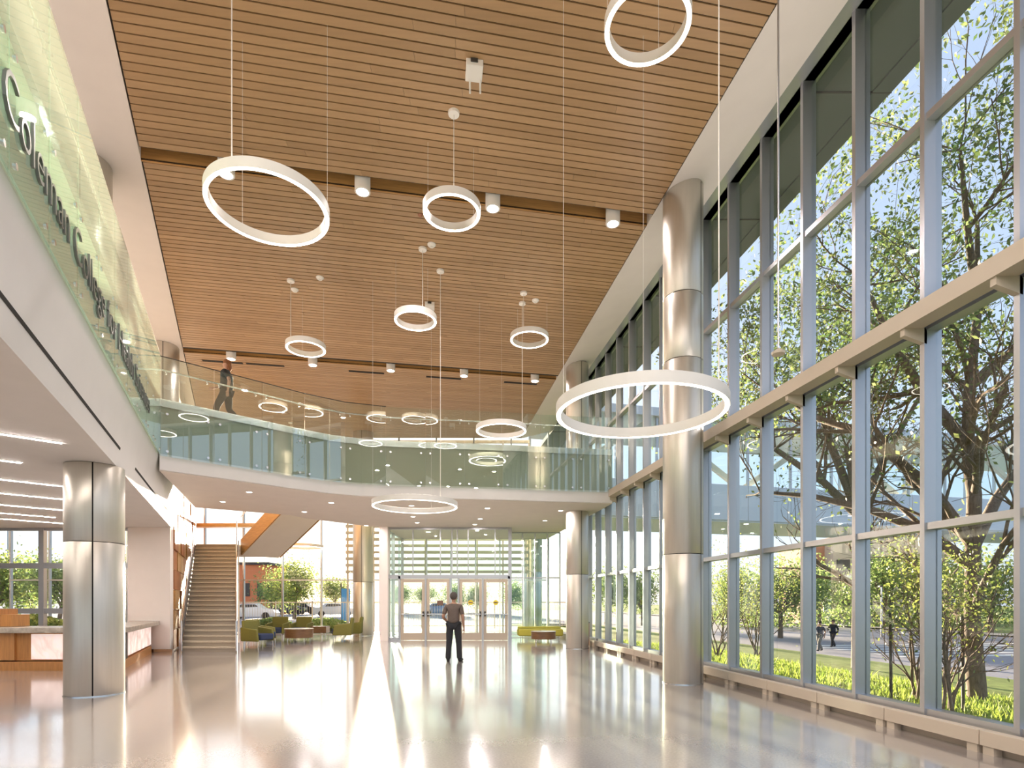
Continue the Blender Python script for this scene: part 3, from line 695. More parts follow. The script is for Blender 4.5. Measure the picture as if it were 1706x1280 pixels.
for side, o_ in ((0, 0), (1, 1.66)):
    q = nn*o_; a, b = P0+q, P1+q; e = nn*.05; sunlit_tone = M['wood_trim']  # orange sunlight on the side is put into its colour
    m = MB(); m.hexa([(a.x, a.y, 3.42), (b.x, b.y, 5.50), (b.x+e.x, b.y+e.y, 5.50), (a.x+e.x, a.y+e.y, 3.42), (a.x, a.y, 4.05), (b.x, b.y, 6.2), (b.x+e.x, b.y+e.y, 6.2), (a.x+e.x, a.y+e.y, 4.05)])
    m.build('stringer', sunlit_tone, f2)
    m = MB(); m.hexa([(a.x, a.y, 4.06), (b.x, b.y, 6.21), (b.x+e.x*.3, b.y+e.y*.3, 6.21), (a.x+e.x*.3, a.y+e.y*.3, 4.06), (a.x, a.y, 4.9), (b.x, b.y, 7.05), (b.x+e.x*.3, b.y+e.y*.3, 7.05), (a.x+e.x*.3, a.y+e.y*.3, 4.9)])
    m.build('glass_panel', M['glass_c'], f2)
    MB().tube([(a.x, a.y, 4.95), (b.x, b.y, 7.1)], .02, 8).build('handrail', M['steel'], f2)
a, b = P0+nn*.05, P1+nn*.05; c, d = b+nn*1.56, a+nn*1.56
MB().hexa([(a.x, a.y, 3.40), (b.x, b.y, 5.48), (c.x, c.y, 5.48), (d.x, d.y, 3.40), (a.x, a.y, 3.5), (b.x, b.y, 5.58), (c.x, c.y, 5.58), (d.x, d.y, 3.5)]).build('underside', M['plaster'], f2)
for i in range(14):
    t0, t1 = i/14, (i+1)/14; p = a.lerp(b, t0); q = a.lerp(b, t1); r1 = q+nn*1.56; r0 = p+nn*1.56; z = 3.84+(i+1)*2.19/14
    MB().hexa([(v.x, v.y, z-.2) for v in (p, q, r1, r0)]+[(v.x, v.y, z) for v in (p, q, r1, r0)]).build('step', M['tread'], f2)

# ------------------------------------------------------------------ reception desk
def onyx():
    m, t, b = nm('backlit_onyx'); tc = t.nodes.new('ShaderNodeTexCoord')
    n = t.nodes.new('ShaderNodeTexNoise'); n.inputs['Scale'].default_value = 1.6; n.inputs['Detail'].default_value = 9; n.inputs['Distortion'].default_value = 1.5
    r = t.nodes.new('ShaderNodeValToRGB'); e = r.color_ramp.elements; e[0].position = .30; e[0].color = (.70, .52, .46, 1); e[1].position = .62; e[1].color = (1, .84, .78, 1)
    t.links.new(tc.outputs['Object'], n.inputs['Vector']); t.links.new(n.outputs[0], r.inputs[0]); t.links.new(r.outputs[0], b.inputs['Base Color']); t.links.new(r.outputs[0], b.inputs['Emission Color'])
    b.inputs['Emission Strength'].default_value = .7*LAMP; b.inputs['Roughness'].default_value = .2; return m
M['onyx'] = onyx()
dk = empty('reception_desk', (-10, 13, 0), 'honey oak reception desk with backlit onyx panels and a stone counter', 'reception desk')
c0 = (-8.80, 13.0); c1 = LW(-2.60, 17.2, 0)[:2]
MB().prism([(-14.5, 12.7), (-9.1, 12.7), c0, c1, (c1[0]-.5, c1[1]), (-9.3, 13.5), (-14.5, 13.4)], 0, .20).build('plinth', M['desk'], dk)
MB().prism([(-14.5, 12.78), (-9.12, 12.78), (c0[0]-.08, c0[1]+.06), (c1[0]-.08, c1[1]), (c1[0]-.5, c1[1]), (-9.3, 13.4), (-14.5, 13.3)], .22, .84).build('body', M['desk'], dk)
MB().prism([(-14.6, 12.6), (-9.0, 12.62), (-8.65, 12.95), (c1[0]+.25, c1[1]), (c1[0]-.65, c1[1]), (-9.5, 13.6), (-14.6, 13.5)], .84, .96).build('countertop', M['stone'], dk, bevel=.01)
MB().box(-9.95, 12.77, .53, 1.5, .03, .56).build('onyx_panel', M['onyx'], dk)
MB().box(-11.3, 12.74, .53, .5, .1, .60, radians(8)).build('side_fin', M['desk'], dk)
for k in range(3):
    y0 = 13.45+k*1.2; strip(LW, -2.62, -2.58, y0, y0+1.1, .27, .80).build('onyx_panel', M['onyx'], dk)
strip(LW, -2.66, -2.575, 13.08, 13.35, .22, .82).build('dark_end_panel', M['dark'], dk)
MB().box(-12.1, 13.3, 1.10, 1.4, .5, .27).build('raised_shelf', M['desk'], dk); MB().box(-12.4, 13.3, 1.30, 1.4, .55, .13).build('raised_top', M['desk'], dk)

# ------------------------------------------------------------------ furniture
def armchair(x, y, rz, lab, seatmat='navy', back='olive'):
    o = empty('lounge_armchair', (0, 0, 0), lab, 'armchair', 'olive and navy lounge armchairs')
    MB().box(0, -.03, .32, .62, .70, .22).build('seat', M[seatmat], o, bevel=.05)
    MB().hexa([(-.34, .26, .2), (.34, .26, .2), (.34, .40, .2), (-.34, .40, .2), (-.34, .36, .88), (.34, .36, .88), (.34, .47, .88), (-.34, .47, .88)]).build('backrest', M[back], o, bevel=.05)
    for s_ in (-1, 1):
        MB().hexa([(s_*.36-.04, -.34, .17), (s_*.36+.04, -.34, .17), (s_*.36+.05, .42, .17), (s_*.36-.05, .42, .17), (s_*.36-.04, -.28, .58), (s_*.36+.04, -.28, .58), (s_*.36+.05, .44, .66), (s_*.36-.05, .44, .66)]).build('arm', M[back], o, bevel=.035)
        for yy in (-.3, .36): MB().tube([(s_*.33, yy, .18), (s_*.35, yy, 0)], .014, 8).build('leg', M['steel'], o)
    o.location = (x, y, 0); o.rotation_euler.z = rz; return o
def flp(px, py): return floorpt(px, py)
x, y = flp(424, 1078); armchair(x-.05, y+.45, radians(70), 'olive lounge armchair closest to the staircase, turned sideways')
armchair(x-.45, y+1.6, radians(75), 'olive lounge armchair half hidden behind the one beside the staircase')
armchair(at(461, 24.6), 24.6, 0, 'navy seated lounge armchair with olive back, left of the facing pair')
armchair(at(501, 24.6), 24.6, 0, 'navy seated lounge armchair with olive back, right of the facing pair')
x, y = flp(565, 1066); armchair(x, y+.4, radians(-80), 'olive lounge armchair beside the round column, turned sideways')
armchair(x+.1, y+1.5, radians(-80), 'olive lounge armchair behind the one beside the round column')
def table(x, y, R, h, lab):
    o = empty('round_coffee_table', (0, 0, 0), lab, 'coffee table', 'round wooden coffee tables')
    MB().lathe([(.0001, h-.02), (R, h-.02), (R, h), (.0001, h)], n=40).build('top', M['stone'], o, smooth=40)
    MB().lathe([(.0001, .15), (R-.015, .15), (R-.015, h-.02), (.0001, h-.02)], n=40).build('drum', M['walnut'], o, smooth=40)
    for k in range(4):
        a = pi/4+k*pi/2; MB().tube([(R*.8*cos(a), R*.8*sin(a), .16), (R*.85*cos(a), R*.85*sin(a), 0)], .012, 8).build('leg', M['steel'], o)
    o.location = (x, y, 0)
table(-8.25, 22.2, .54, .50, 'round walnut drum table among the lounge armchairs')
table(1.17, 21.35, .47, .44, 'round walnut drum table in front of the mustard bench')
o = empty('side_table', (at(532, 24.9), 24.9, 0), 'low walnut side table box between the pair of chairs and the column', 'side table')
x = at(532, 24.9); MB().box(x, 24.9, .33, .75, .5, .28).build('box', M['walnut'], o)
for a in (-.33, .33):
    for b in (-.2, .2): MB().tube([(x+a, 24.9+b, .2), (x+a, 24.9+b, 0)], .012, 8).build('leg', M['steel'], o)
o = empty('lounge_bench', (1.1, 23.1, 0), 'long mustard upholstered bench along the glass right of the doors', 'bench')
MB().prism([(.25, 22.8), (2.05, 22.85), (2.0, 23.5), (.2, 23.45)], .16, .44).build('seat', M['lime'], o, bevel=.06)
MB().prism([(.25, 23.35), (2.0, 23.4), (2.0, 23.6), (.22, 23.55)], .4, .52).build('back_roll', M['lime'], o, bevel=.05)
for a in (.35, 1.1, 1.9):
    for b in (22.9, 23.4): MB().tube([(a, b, .18), (a, b, 0)], .013, 8).build('leg', M['steel'], o)
o = empty('waste_bin', (2.62, 19.75, 0), 'narrow red-brown bin standing between the second column and the window wall', 'bin')
MB().box(2.56, 19.75, .42, .18, .25, .78).build('body', M['terra'], o, bevel=.02); MB().box(2.56, 19.75, .82, .2, .27, .03).build('lid', M['dark'], o)

# ------------------------------------------------------------------ people
def skin_mesh(name, nodes, edges, root, m, parent, sub=2, sx=None):
    keys = list(nodes); me = bpy.data.meshes.new(name)
    me.from_pydata([nodes[k][0] for k in keys], [(keys.index(a), keys.index(b)) for a, b in edges], [])
    o = bpy.data.objects.new(name, me); COL.objects.link(o)
    bm = bmesh.new(); bm.from_mesh(me); L = bm.verts.layers.skin.verify(); bm.verts.ensure_lookup_table()
    for i, k in enumerate(keys):
        r = nodes[k][1]; bm.verts[i][L].radius = r if isinstance(r, tuple) else (r, r); bm.verts[i][L].use_root = (k == root)
    bm.to_mesh(me); bm.free()
    sk = o.modifiers.new('s', 'SKIN'); sk.use_smooth_shade = True; sk.branch_smoothing = .3
    sb = o.modifiers.new('b', 'SUBSURF'); sb.levels = sub; sb.render_levels = sub
    bpy.context.view_layer.update()
    nmz = bpy.data.meshes.new_from_object(o.evaluated_get(bpy.context.evaluated_depsgraph_get()))
    bpy.data.objects.remove(o); nmz.name = name; nmz.materials.clear(); nmz.materials.append(m); nmz.shade_smooth()
    q = bpy.data.objects.new(name, nmz); COL.objects.link(q); q.parent = parent; return q
def person(loc, rz, pose, lab, shirt, trousers, shoe, hair, s=1.0, group=None, sleeve='short', hairlen=0):
    """pose: knees, ankles, elbows, wrists for L and R in local metres, figure faces +y, 1.78 m tall"""
    o = empty('person', (0, 0, 0), lab, 'person', group)
    J = dict(pel=(0, 0, .98), waist=(0, .0, 1.10), chest=(0, .01, 1.28), sh=(0, -.005, 1.43), neck=(0, 0, 1.51), jaw=(0, .02, 1.57), head=(0, .012, 1.66), crown=(0, .0, 1.735))
    J.update(pose)
    V_ = Vector
    N = {}; E = []
    def n(k, p, r): N[k] = (V_(p), r)
    n('pel', J['pel'], .12); n('waist', J['waist'], .115); n('chest', J['chest'], .13); n('sh', J['sh'], .10)
    n('neck', J['neck'], .052); n('jaw', J['jaw'], .062); n('head', J['head'], .088); n('crown', J['crown'], .068)
    E += [('pel', 'waist'), ('waist', 'chest'), ('chest', 'sh'), ('sh', 'neck'), ('neck', 'jaw'), ('jaw', 'head'), ('head', 'crown')]
    hd = V_(J['head'])
    n('nose', hd+V_((0, .098, -.015)), .014); E.append(('head', 'nose'))
    for sd, q in (('L', -1), ('R', 1)):
        n('ear'+sd, hd+V_((q*.092, -.005, -.005)), .014); E.append(('head', 'ear'+sd))
        shp = V_((q*.185, -.005, 1.42)); el = V_(J['el'+sd]); wr = V_(J['wr'+sd])
        n('shd'+sd, shp, .062); n('el'+sd, el, .042); n('fa'+sd, el.lerp(wr, .4), .040); n('wr'+sd, wr, .026)
        d = (wr-el).normalized(); pm = wr+d*.055; n('palm'+sd, pm, (.034, .022))
        E += [('sh', 'shd'+sd), ('shd'+sd, 'el'+sd), ('el'+sd, 'fa'+sd), ('fa'+sd, 'wr'+sd), ('wr'+sd, 'palm'+sd)]
        side = d.cross(V_((q, 0, 0))); side = side.normalized() if side.length > .1 else V_((0, 1, 0))
        inn = V_((-q, 0, 0))
        for fi, (of, ln) in enumerate(((.030, .075), (.010, .085), (-.010, .078), (-.028, .060))):
            b1 = pm+side*of+d*.045; b2 = b1+d*ln*.55+inn*.008; b3 = b2+d*ln*.4+inn*.022
            n('f%d1%s' % (fi, sd), b1, .0095); n('f%d2%s' % (fi, sd), b2, .0085); n('f%d3%s' % (fi, sd), b3, .0075)
            E += [('palm'+sd, 'f%d1%s' % (fi, sd)), ('f%d1%s' % (fi, sd), 'f%d2%s' % (fi, sd)), ('f%d2%s' % (fi, sd), 'f%d3%s' % (fi, sd))]
        t1 = wr+d*.04+side*.04+inn*.01; t2 = t1+d*.04+side*.012+inn*.015
        n('t1'+sd, t1, .011); n('t2'+sd, t2, .0085); E += [('palm'+sd, 't1'+sd), ('t1'+sd, 't2'+sd)]
        hp = V_((q*.095, 0, .93)); kn = V_(J['kn'+sd]); an = V_(J['an'+sd]); toe = V_(J['toe'+sd])
        n('hip'+sd, hp, .088); n('kn'+sd, kn, .056); n('ca'+sd, kn.lerp(an, .35)+V_((0, -.015, 0)), .054); n('an'+sd, an, .036); n('toe'+sd, an.lerp(toe, .7), .03)
        E += [('pel', 'hip'+sd), ('hip'+sd, 'kn'+sd), ('kn'+sd, 'ca'+sd), ('ca'+sd, 'an'+sd), ('an'+sd, 'toe'+sd)]
    body = skin_mesh('body', N, E, 'pel', M['skin'], o)
    # clothes follow the same joints a little wider
    T = {k: N[k] for k in ('pel', 'waist', 'chest', 'sh')}
    T = {'pel': (N['pel'][0]+V_((0, 0, -.03)), .165), 'waist': (N['waist'][0], .168), 'chest': (N['chest'][0], .175), 'sh': (N['sh'][0]+V_((0, 0, .0)), .118), 'col': (N['neck'][0]+V_((0, -.005, -.015)), .066)}
    E2 = [('pel', 'waist'), ('waist', 'chest'), ('chest', 'sh'), ('sh', 'col')]
    for sd in 'LR':
        T['shd'+sd] = (N['shd'+sd][0], .074); el = N['el'+sd][0]
        T['sl'+sd] = (N['shd'+sd][0].lerp(el, .84), .062); E2 += [('sh', 'shd'+sd), ('shd'+sd, 'sl'+sd)]
        if sleeve == 'long': T['sw'+sd] = (N['wr'+sd][0], .045); T['sl'+sd] = (el, .062); E2.append(('sl'+sd, 'sw'+sd))
    skin_mesh('shirt', T, E2, 'pel', shirt, o)
    P = {'pel': (N['pel'][0]+V_((0, 0, .02)), .135)}; E3 = []
    for sd in 'LR':
        kn, an = N['kn'+sd][0], N['an'+sd][0]
        P['hip'+sd] = (N['hip'+sd][0], .115); P['kn'+sd] = (kn, .084); P['ca'+sd] = (N['ca'+sd][0], .075); P['cuff'+sd] = (an+V_((0, -.01, -.045)), .078)
        E3 += [('pel', 'hip'+sd), ('hip'+sd, 'kn'+sd), ('kn'+sd, 'ca'+sd), ('ca'+sd, 'cuff'+sd)]
    skin_mesh('trousers', P, E3, 'pel', trousers, o)
    for sd in 'LR':
        an, toe = N['an'+sd][0], V_(J['toe'+sd]); d = (toe-an); d.z = 0; d.normalize()
        a = V_((an.x, an.y, an.z-.03))
        skin_mesh('shoe', {'h': (a-d*.05+V_((0, 0, -.012)), (.05, .05)), 'm': (a+d*.06+V_((0, 0, -.015)), (.052, .046)), 't': (toe+V_((0, 0, .034)), (.042, .03))}, [('h', 'm'), ('m', 't')], 'm', shoe, o, 2)
    hc = V_(J['head']); mb = MB(); mb.ball((hc.x, hc.y-.022, hc.z+.022), .098, .105, .105, 20, 14)
    mb.v = [v if v[2] > hc.z-.02 or v[1] < hc.y-.03 else (v[0]*.8, v[1]-.03, hc.z-.02) for v in mb.v]
    mb.build('hair', hair, o, smooth=80, loc=False)
    if hairlen:
        mb = MB(); mb.ball((hc.x, hc.y-.07, hc.z-.07), .085, .06, .12, 14, 10); mb.build('ponytail', hair, o, smooth=80, loc=False)
    for q in (-1, 1): mb = MB(); mb.ball((hc.x+q*.032, hc.y+.082, hc.z+.012), .012, .01, .009, 10, 6); mb.build('eye', M['black'], o, smooth=80, loc=False)
    mb = MB(); mb.ball((hc.x, hc.y+.078, hc.z-.062), .026, .01, .007, 10, 6); mb.build('mouth', mat('lip', (.35, .12, .10), .5), o, smooth=80, loc=False)
    o.location = loc; o.rotation_euler.z = rz; o.scale = (s, s, s); return o
C_ = lambda n, c, r=.85: mat(n, c, r, noise=.08, scale=30)
stand = dict(knL=(-.12, .02, .50), anL=(-.14, -.04, .085), toeL=(-.17, .12, .0), knR=(.12, .07, .50), anR=(.15, .03, .085), toeR=(.20, .18, .0),
             elL=(-.27, -.06, 1.14), wrL=(-.20, .14, 1.02), elR=(.245, -.03, 1.13), wrR=(.26, .02, .87))
man = person((-1.50, 14.75, 0), radians(-4), stand, 'person in a brown-grey T-shirt and dark trousers standing in the lobby facing the doors', C_('taupe_cotton', (.17, .13, .11)), C_('charcoal_denim', (.035, .035, .04)), C_('dark_leather', (.02, .018, .016), .5), C_('grey_brown_hair', (.11, .09, .08), .9))
walk = dict(knL=(-.09, .22, .53), anL=(-.09, .30, .13), toeL=(-.09, .46, .08), knR=(.09, -.02, .50), anR=(.09, -.34, .14), toeR=(.09, -.20, .02),
            elL=(-.24, -.14, 1.17), wrL=(-.22, -.10, .93), elR=(.24, .12, 1.18), wrR=(.17, .32, 1.10))
bx_, by_ = at(378, 14.85), 14.85
person((bx_, by_, DECK), radians(98), walk, 'person in a black top and dark trousers walking along the bridge', C_('black_cotton', (.02, .02, .02)), C_('dark_brown_trousers', (.05, .035, .025)), C_('brown_shoe', (.04, .02, .015), .5), C_('auburn_hair', (.25, .10, .04), .8), hairlen=1)

# ------------------------------------------------------------------ outdoors
def gz(C):
    t = min(1, max(0, (C-8)/14)); return -.10-1.28*t
def terrain(name, c0, c1, y0, y1, nc, ny, m, dz_=0, kind='structure'):
    mb = MB(); vs = []; fs = []
    for j in range(ny+1):
        for i in range(nc+1):
            C = c0+(c1-c0)*i/nc; y = y0+(y1-y0)*j/ny; vs.append(RW(C, y, gz(C)+dz_))
    for j in range(ny):
        for i in range(nc): a = j*(nc+1)+i; fs.append((a, a+1, a+nc+2, a+nc+1))
    o = mb.add(vs, fs).build(name, m); o['kind'] = kind; return o
terrain('ground', -60, 400, -120, 600, 92, 4, M['lawn'], -.22)
terrain('lawn', 5.95, 22, -20, 75, 18, 10, M['lawn'], 0)
terrain('road', 22, 48, -60, 200, 2, 2, M['road'], .0)
terrain('pavement', 48, 51.5, -60, 200, 1, 2, M['walk'], .12)
terrain('lawn_far', 51.5, 120, -60, 200, 1, 2, M['lawn'], .08)
struct(MB().prism([(-90, 29), RW(5.9, 29, 0)[:2], RW(5.9, 42, 0)[:2], (-90, 42)], -.2, -.05).build('plaza', M['road']))
struct(MB().prism([(-120, 42.1), RW(12, 42.1, 0)[:2], RW(12, 110, 0)[:2], (-120, 110)], -.2, -.07).build('parking_lot', M['road']))
struct(MB().prism([(-26.5, 18), (-60, 18), (-60, 29), (-26.5, 29)], -.2, -.05).build('lawn_left', M['lawn']))
for k in range(6):
    y = 30+k*1.5
    o = MB().prism([RW(25, y, 0)[:2], RW(45, y+2.5, 0)[:2], RW(45, y+3.1, 0)[:2], RW(25, y+.6, 0)[:2]], gz(30)+.005, gz(30)+.012).build('crosswalk_stripe', M['paint'])
    o['kind'] = 'structure'
random.seed(11)
def rv(s=1): return Vector((random.gauss(0, s), random.gauss(0, s), random.gauss(0, s)))
def tree(name, lab, base, H, spread, trunk_r, nleaf, leaf, lm, seed, limbs=None, cat='tree', group=None, levels=4, first=.3, clip=None, droop=0., stems=1, clump=.35, zlow=None):
    random.seed(seed); o = empty(name, base, lab, cat, group); tb = MB(); tips = []
    B = Vector(base)
    def grow(p, d, L, r, lev):
        n = 4; pts = [p]; rs = [r]; q = p.copy(); dd = d.copy()
        for i in range(n):
            dd = (dd+rv(.13)+Vector((0, 0, .05-droop*.1))).normalized(); q = q+dd*L/n; pts.append(q.copy()); rs.append(r*(1-.45*(i+1)/n))
        if clip and not clip(q) and lev < levels: 
            return
        tb.tube(pts, rs, 8 if lev > 2 else 5 if lev > 0 else 3, cap=False)
        if lev <= 1:
            for t in pts[1:]: tips.append((t, L))
        if lev > 0:
            k = random.choice([3, 3, 4]) if lev < levels else 4
            for i in range(k):
                t = random.uniform(.35, 1) if i else 1.0
                bp = pts[min(n, int(t*n))]; ax = rv().normalized(); nd = (dd*.75+ax*.62*spread).normalized()
                if nd.z < -.25: nd.z = -.1
                grow(bp, nd, L*random.uniform(.62, .82), rs[min(n, int(t*n))]*.66, lev-1)
    if limbs:
        for li, (pts, rs) in enumerate(limbs):
            P = [Vector(p) for p in pts]; tb.tube(P, rs, 10, cap=False)
            for i in range(1, len(P)):
                for k in range((2 if i < len(P)-1 else 4) if P[-1].z > 7 else (1 if i < len(P)-1 else 2)):
                    d = (P[i]-P[i-1]).normalized(); nd = (d*.6+rv().normalized()*.8).normalized()
                    if nd.z < -.1: nd.z = abs(nd.z)*.4
                    grow(P[i], nd, H*random.uniform(.13, .19), rs[i]*.55, levels-1)
    else:
        for k in range(stems):
            d = Vector((random.gauss(0, .05 if stems == 1 else .22), random.gauss(0, .05 if stems == 1 else .22), 1)).normalized()
            st_ = B+Vector((random.uniform(-.1, .1), random.uniform(-.1, .1), 0))*(stems > 1)
            if stems == 1:
                top = st_+d*H*first; tb.tube([st_, st_.lerp(top, .5)+rv(.02*H*.2), top], [trunk_r*1.25, trunk_r, trunk_r*.85], 10, cap=False)
                for q in range(5): grow(top, (d*.8+rv().normalized()*.7*spread).normalized(), H*.27, trunk_r*.6, levels-1)
                grow(top, d, H*.3, trunk_r*.75, levels-1)
            else: grow(st_, d, H*.42, trunk_r, levels)
    tb.build('trunk', M['bark'], o, smooth=60)
    lf = MB(); 
    if tips:
        vs = lf.v; fs = lf.f
        for i in range(nleaf):
            t, L = random.choice(tips); p = t+rv(clump*L*.55+leaf*.6)
            if clip and not clip(p): continue
            if zlow and p.z < zlow+random.gauss(0, .5) and random.random() < .88: continue
            a = rv().normalized(); b = a.cross(rv()).normalized(); n_ = len(vs); l_ = leaf*random.uniform(.7, 1.3)
            vs += [tuple(p-a*l_*.55), tuple(p+b*l_*.28), tuple(p+a*l_*.55), tuple(p-b*l_*.28)]; fs.append((n_, n_+1, n_+2, n_+3))
        lm_ = M[lm]; me = bpy.data.meshes.new('foliage'); wl = wloc(o)
        me.from_pydata([(v[0]-wl.x, v[1]-wl.y, v[2]-wl.z) for v in vs], [], fs); me.materials.append(lm_)
        fo = bpy.data.objects.new('foliage', me); COL.objects.link(fo); fo.parent = o
    return o
def clipR(p):
    C = p.x-KR*p.y; return C > (7.6 if p.z > 9.2 else 6.3)
# the big tree in front of the windows: two trunks from one root
tb_ = (8.85, 10.9, gz(8.85+.1518*10.9)-.1)
limbs = [([tb_, (8.75, 10.9, 1.2), (8.85, 11.0, 2.6), (8.95, 11.1, 3.6), (8.9, 11.2, 4.6), (9.1, 11.4, 5.8), (9.5, 11.7, 7.4), (9.9, 12.2, 9.6)], [.17, .135, .13, .125, .115, .10, .075, .04]),
         ([(9.5, 11.7, 7.4), (8.9, 11.2, 8.8), (8.6, 11, 10.2)], [.08, .06, .03]),
         ([(8.85, 11.0, 2.6), (8.3, 11.2, 3.6), (7.7, 11.5, 4.4), (7.3, 12.0, 5.1), (6.9, 12.8, 5.6), (6.6, 13.8, 6.4)], [.11, .10, .095, .085, .07, .045]),
         ([(8.75, 10.9, 2.2), (8.2, 11.3, 2.9), (7.6, 12.2, 3.5), (7.0, 13.4, 4.0), (6.5, 15.0, 4.4)], [.12, .10, .08, .065, .04]),
         ([(8.9, 11.2, 4.6), (8.3, 11.6, 5.8), (8.0, 12.2, 7.2), (7.9, 12.8, 8.6)], [.11, .10, .07, .04]),
         ([(9.1, 11.4, 5.8), (10.2, 11.2, 6.8), (11.2, 11.4, 7.8)], [.10, .07, .04]),
         ([(8.85, 11.0, 2.6), (9.8, 11.6, 3.6), (10.8, 12.2, 4.4), (12, 13, 5.2)], [.12, .10, .07, .04])]
tree('spreading_tree', 'large spreading tree with forked dark trunk close outside the right windows', tb_, 11, 1, .2, 28000, .10, 'leaf', 3, limbs=limbs, levels=4, clip=clipR, clump=.42, zlow=5.7)
limbs = [([(11.5, 19, -.9), (11.5, 19, 2), (11.45, 19.0, 4.5), (10.8, 19.5, 7), (10.4, 20, 9.5)], [.24, .2, .16, .12, .06]),
         ([(11.45, 19, 4.4), (10.6, 19.5, 5.6), (9.4, 20.5, 7), (8.4, 21.5, 8.6)], [.15, .12, .09, .05]), ([(11.45, 19.0, 4.5), (12.3, 19, 6.2), (13.6, 19, 8.5)], [.13, .10, .06])]
tree('spreading_tree', 'second spreading tree standing farther along the windows behind the large forked one', (11.5, 19, -.9), 12, 1, .2, 13000, .15, 'leaf', 8, limbs=limbs, levels=4, clip=clipR, clump=.42, zlow=8.4)
shr = [((1530, 9.6), 2.9, 'multi-stemmed young tree with yellow-green leaves in the third window from the right', 21),
       ((1590, 8.3), 2.7, 'multi-stemmed young tree in the second window from the right', 22),
       ((1193, 18.2), 3.6, 'slender multi-stemmed young tree just right of the tall column', 23),
       ((1262, 20.5), 3.9, 'young tree behind the slender one right of the tall column', 24)]
for (px, Y), h, lab, sd in shr:
    x = at(px, Y); C = x-KR*Y
    tree('young_tree', lab, (x, Y, gz(C)), h, .8, .025, 2500, .055, 'leaf_y', sd, stems=5, levels=3, clip=clipR, cat='tree', group='young multi-stemmed trees on the lawn', clump=.5, zlow=gz(C)+1.6)
for px, Y in ((1485, 9.0), (1605, 8.6), (1213, 17.5)):
    x = at(px, Y); z = gz(x-KR*Y)
    tag(MB().tube([(x, Y, z-.1), (x-.02, Y, z+1.45)], .022, 8).build('garden_stake', M['dark']), {1485: 'dark garden stake left of the nearest young tree', 1605: 'dark garden stake by the forked tree trunk', 1213: 'dark garden stake by the tall column'}[px], 'stake')
# grass of the verge
random.seed(4)
for name, n, c0, c1, y0, y1, hh, lab in (('grass', 26000, 6.05, 12, 4.5, 24, .075, 'short sunlit grass on the verge outside the windows'),):
    vs = []; fs = []
    for i in range(n):
        C = c0+(c1-c0)*random.random()**1.4; y = random.uniform(y0, y1); x, y, z = RW(C, y, gz(C)); a = random.uniform(0, 2*pi); h = hh*random.uniform(.5, 1.6)*(2.2 if random.random() < .06 else 1); w_ = .02
        dx, dy = cos(a)*w_, sin(a)*w_; lx, ly = random.gauss(0, .35)*h, random.gauss(0, .35)*h; k = len(vs)
        vs += [(x-dx, y-dy, z), (x+dx, y+dy, z), (x+lx, y+ly, z+h)]; fs.append((k, k+1, k+2))
    me = bpy.data.meshes.new('grass'); me.from_pydata(vs, [], fs); me.materials.append(M['grass']); o = bpy.data.objects.new('grass', me); COL.objects.link(o)
    tag(o, lab, 'grass', kind='stuff')
far = [  # px, y of the top, depth, width factor, leaf material
    (1300, 900, 46, 1.1, 'leaf_b', 'full green tree across the road under the footbridge'),
    (1225, 930, 62, 1.1, 'leaf_b', 'green tree across the road right of the tall column'),
    (1365, 920, 60, 1.1, 'leaf_b', 'green tree across the road beside the brick building'),
    (1470, 900, 62, 1.2, 'leaf_b', 'green tree across the road behind the young trees'),
    (1560, 905, 58, 1.2, 'leaf_b', 'tree across the road behind the second young tree'),
    (1650, 890, 52, 1.2, 'leaf_b', 'dark tree across the road at the right edge'),
    (1070, 935, 70, 1.1, 'leaf_b', 'distant tree seen between the far mullions'),
    (1010, 925, 75, 1.1, 'leaf_b', 'distant tree seen beside the second column'),
    (490, 915, 52, 1.1, 'leaf_y', 'yellow-green tree behind the lounge armchairs'),
    (452, 930, 60, 1.1, 'leaf_b', 'green tree behind the lounge next to the stair'),
    (558, 950, 78, 1.0, 'leaf_y', 'small pale tree behind the lounge near the round column'),
    (-5, 893, 34, 1.1, 'leaf_y', 'tree outside the reception window at the far left edge'),
    (55, 905, 37, 1.1, 'leaf_b', 'leafy tree outside the middle of the reception window'),
    (98, 900, 33, .9, 'leaf_b', 'slim tree outside the reception window beside the thick column'),
    (212, 900, 40, .9, 'leaf_b', 'tree outside the window strip right of the thick column'),
    (668, 962, 96, 1.2, 'leaf_b', 'distant tree seen left of the left pair of doors'),
    (756, 958, 98, 1.2, 'leaf_b', 'distant tree seen between the two pairs of doors'),
    (850, 955, 92, 1.2, 'leaf_b', 'distant tree seen right of the doors'),
    (712, 965, 90, 1.0, 'leaf_b', 'distant tree seen through the left pair of doors'),
    (800, 962, 85, 1.0, 'leaf_b', 'distant tree seen through the right pair of doors')]
for i, (px, ty, Y, wf, lm, lab) in enumerate(far):
    x = at(px, Y); C = x-KR*Y; z = gz(C) if C > 12 else -.05; top = EYE+(1003-ty)/955*Y; H = top-z
    tree('broadleaf_tree', lab, (x, Y, z), H*1.0, wf, H*.022, 3600, H*.035, lm, 100+i, levels=3, first=.25, group='trees across the street', clump=.75)
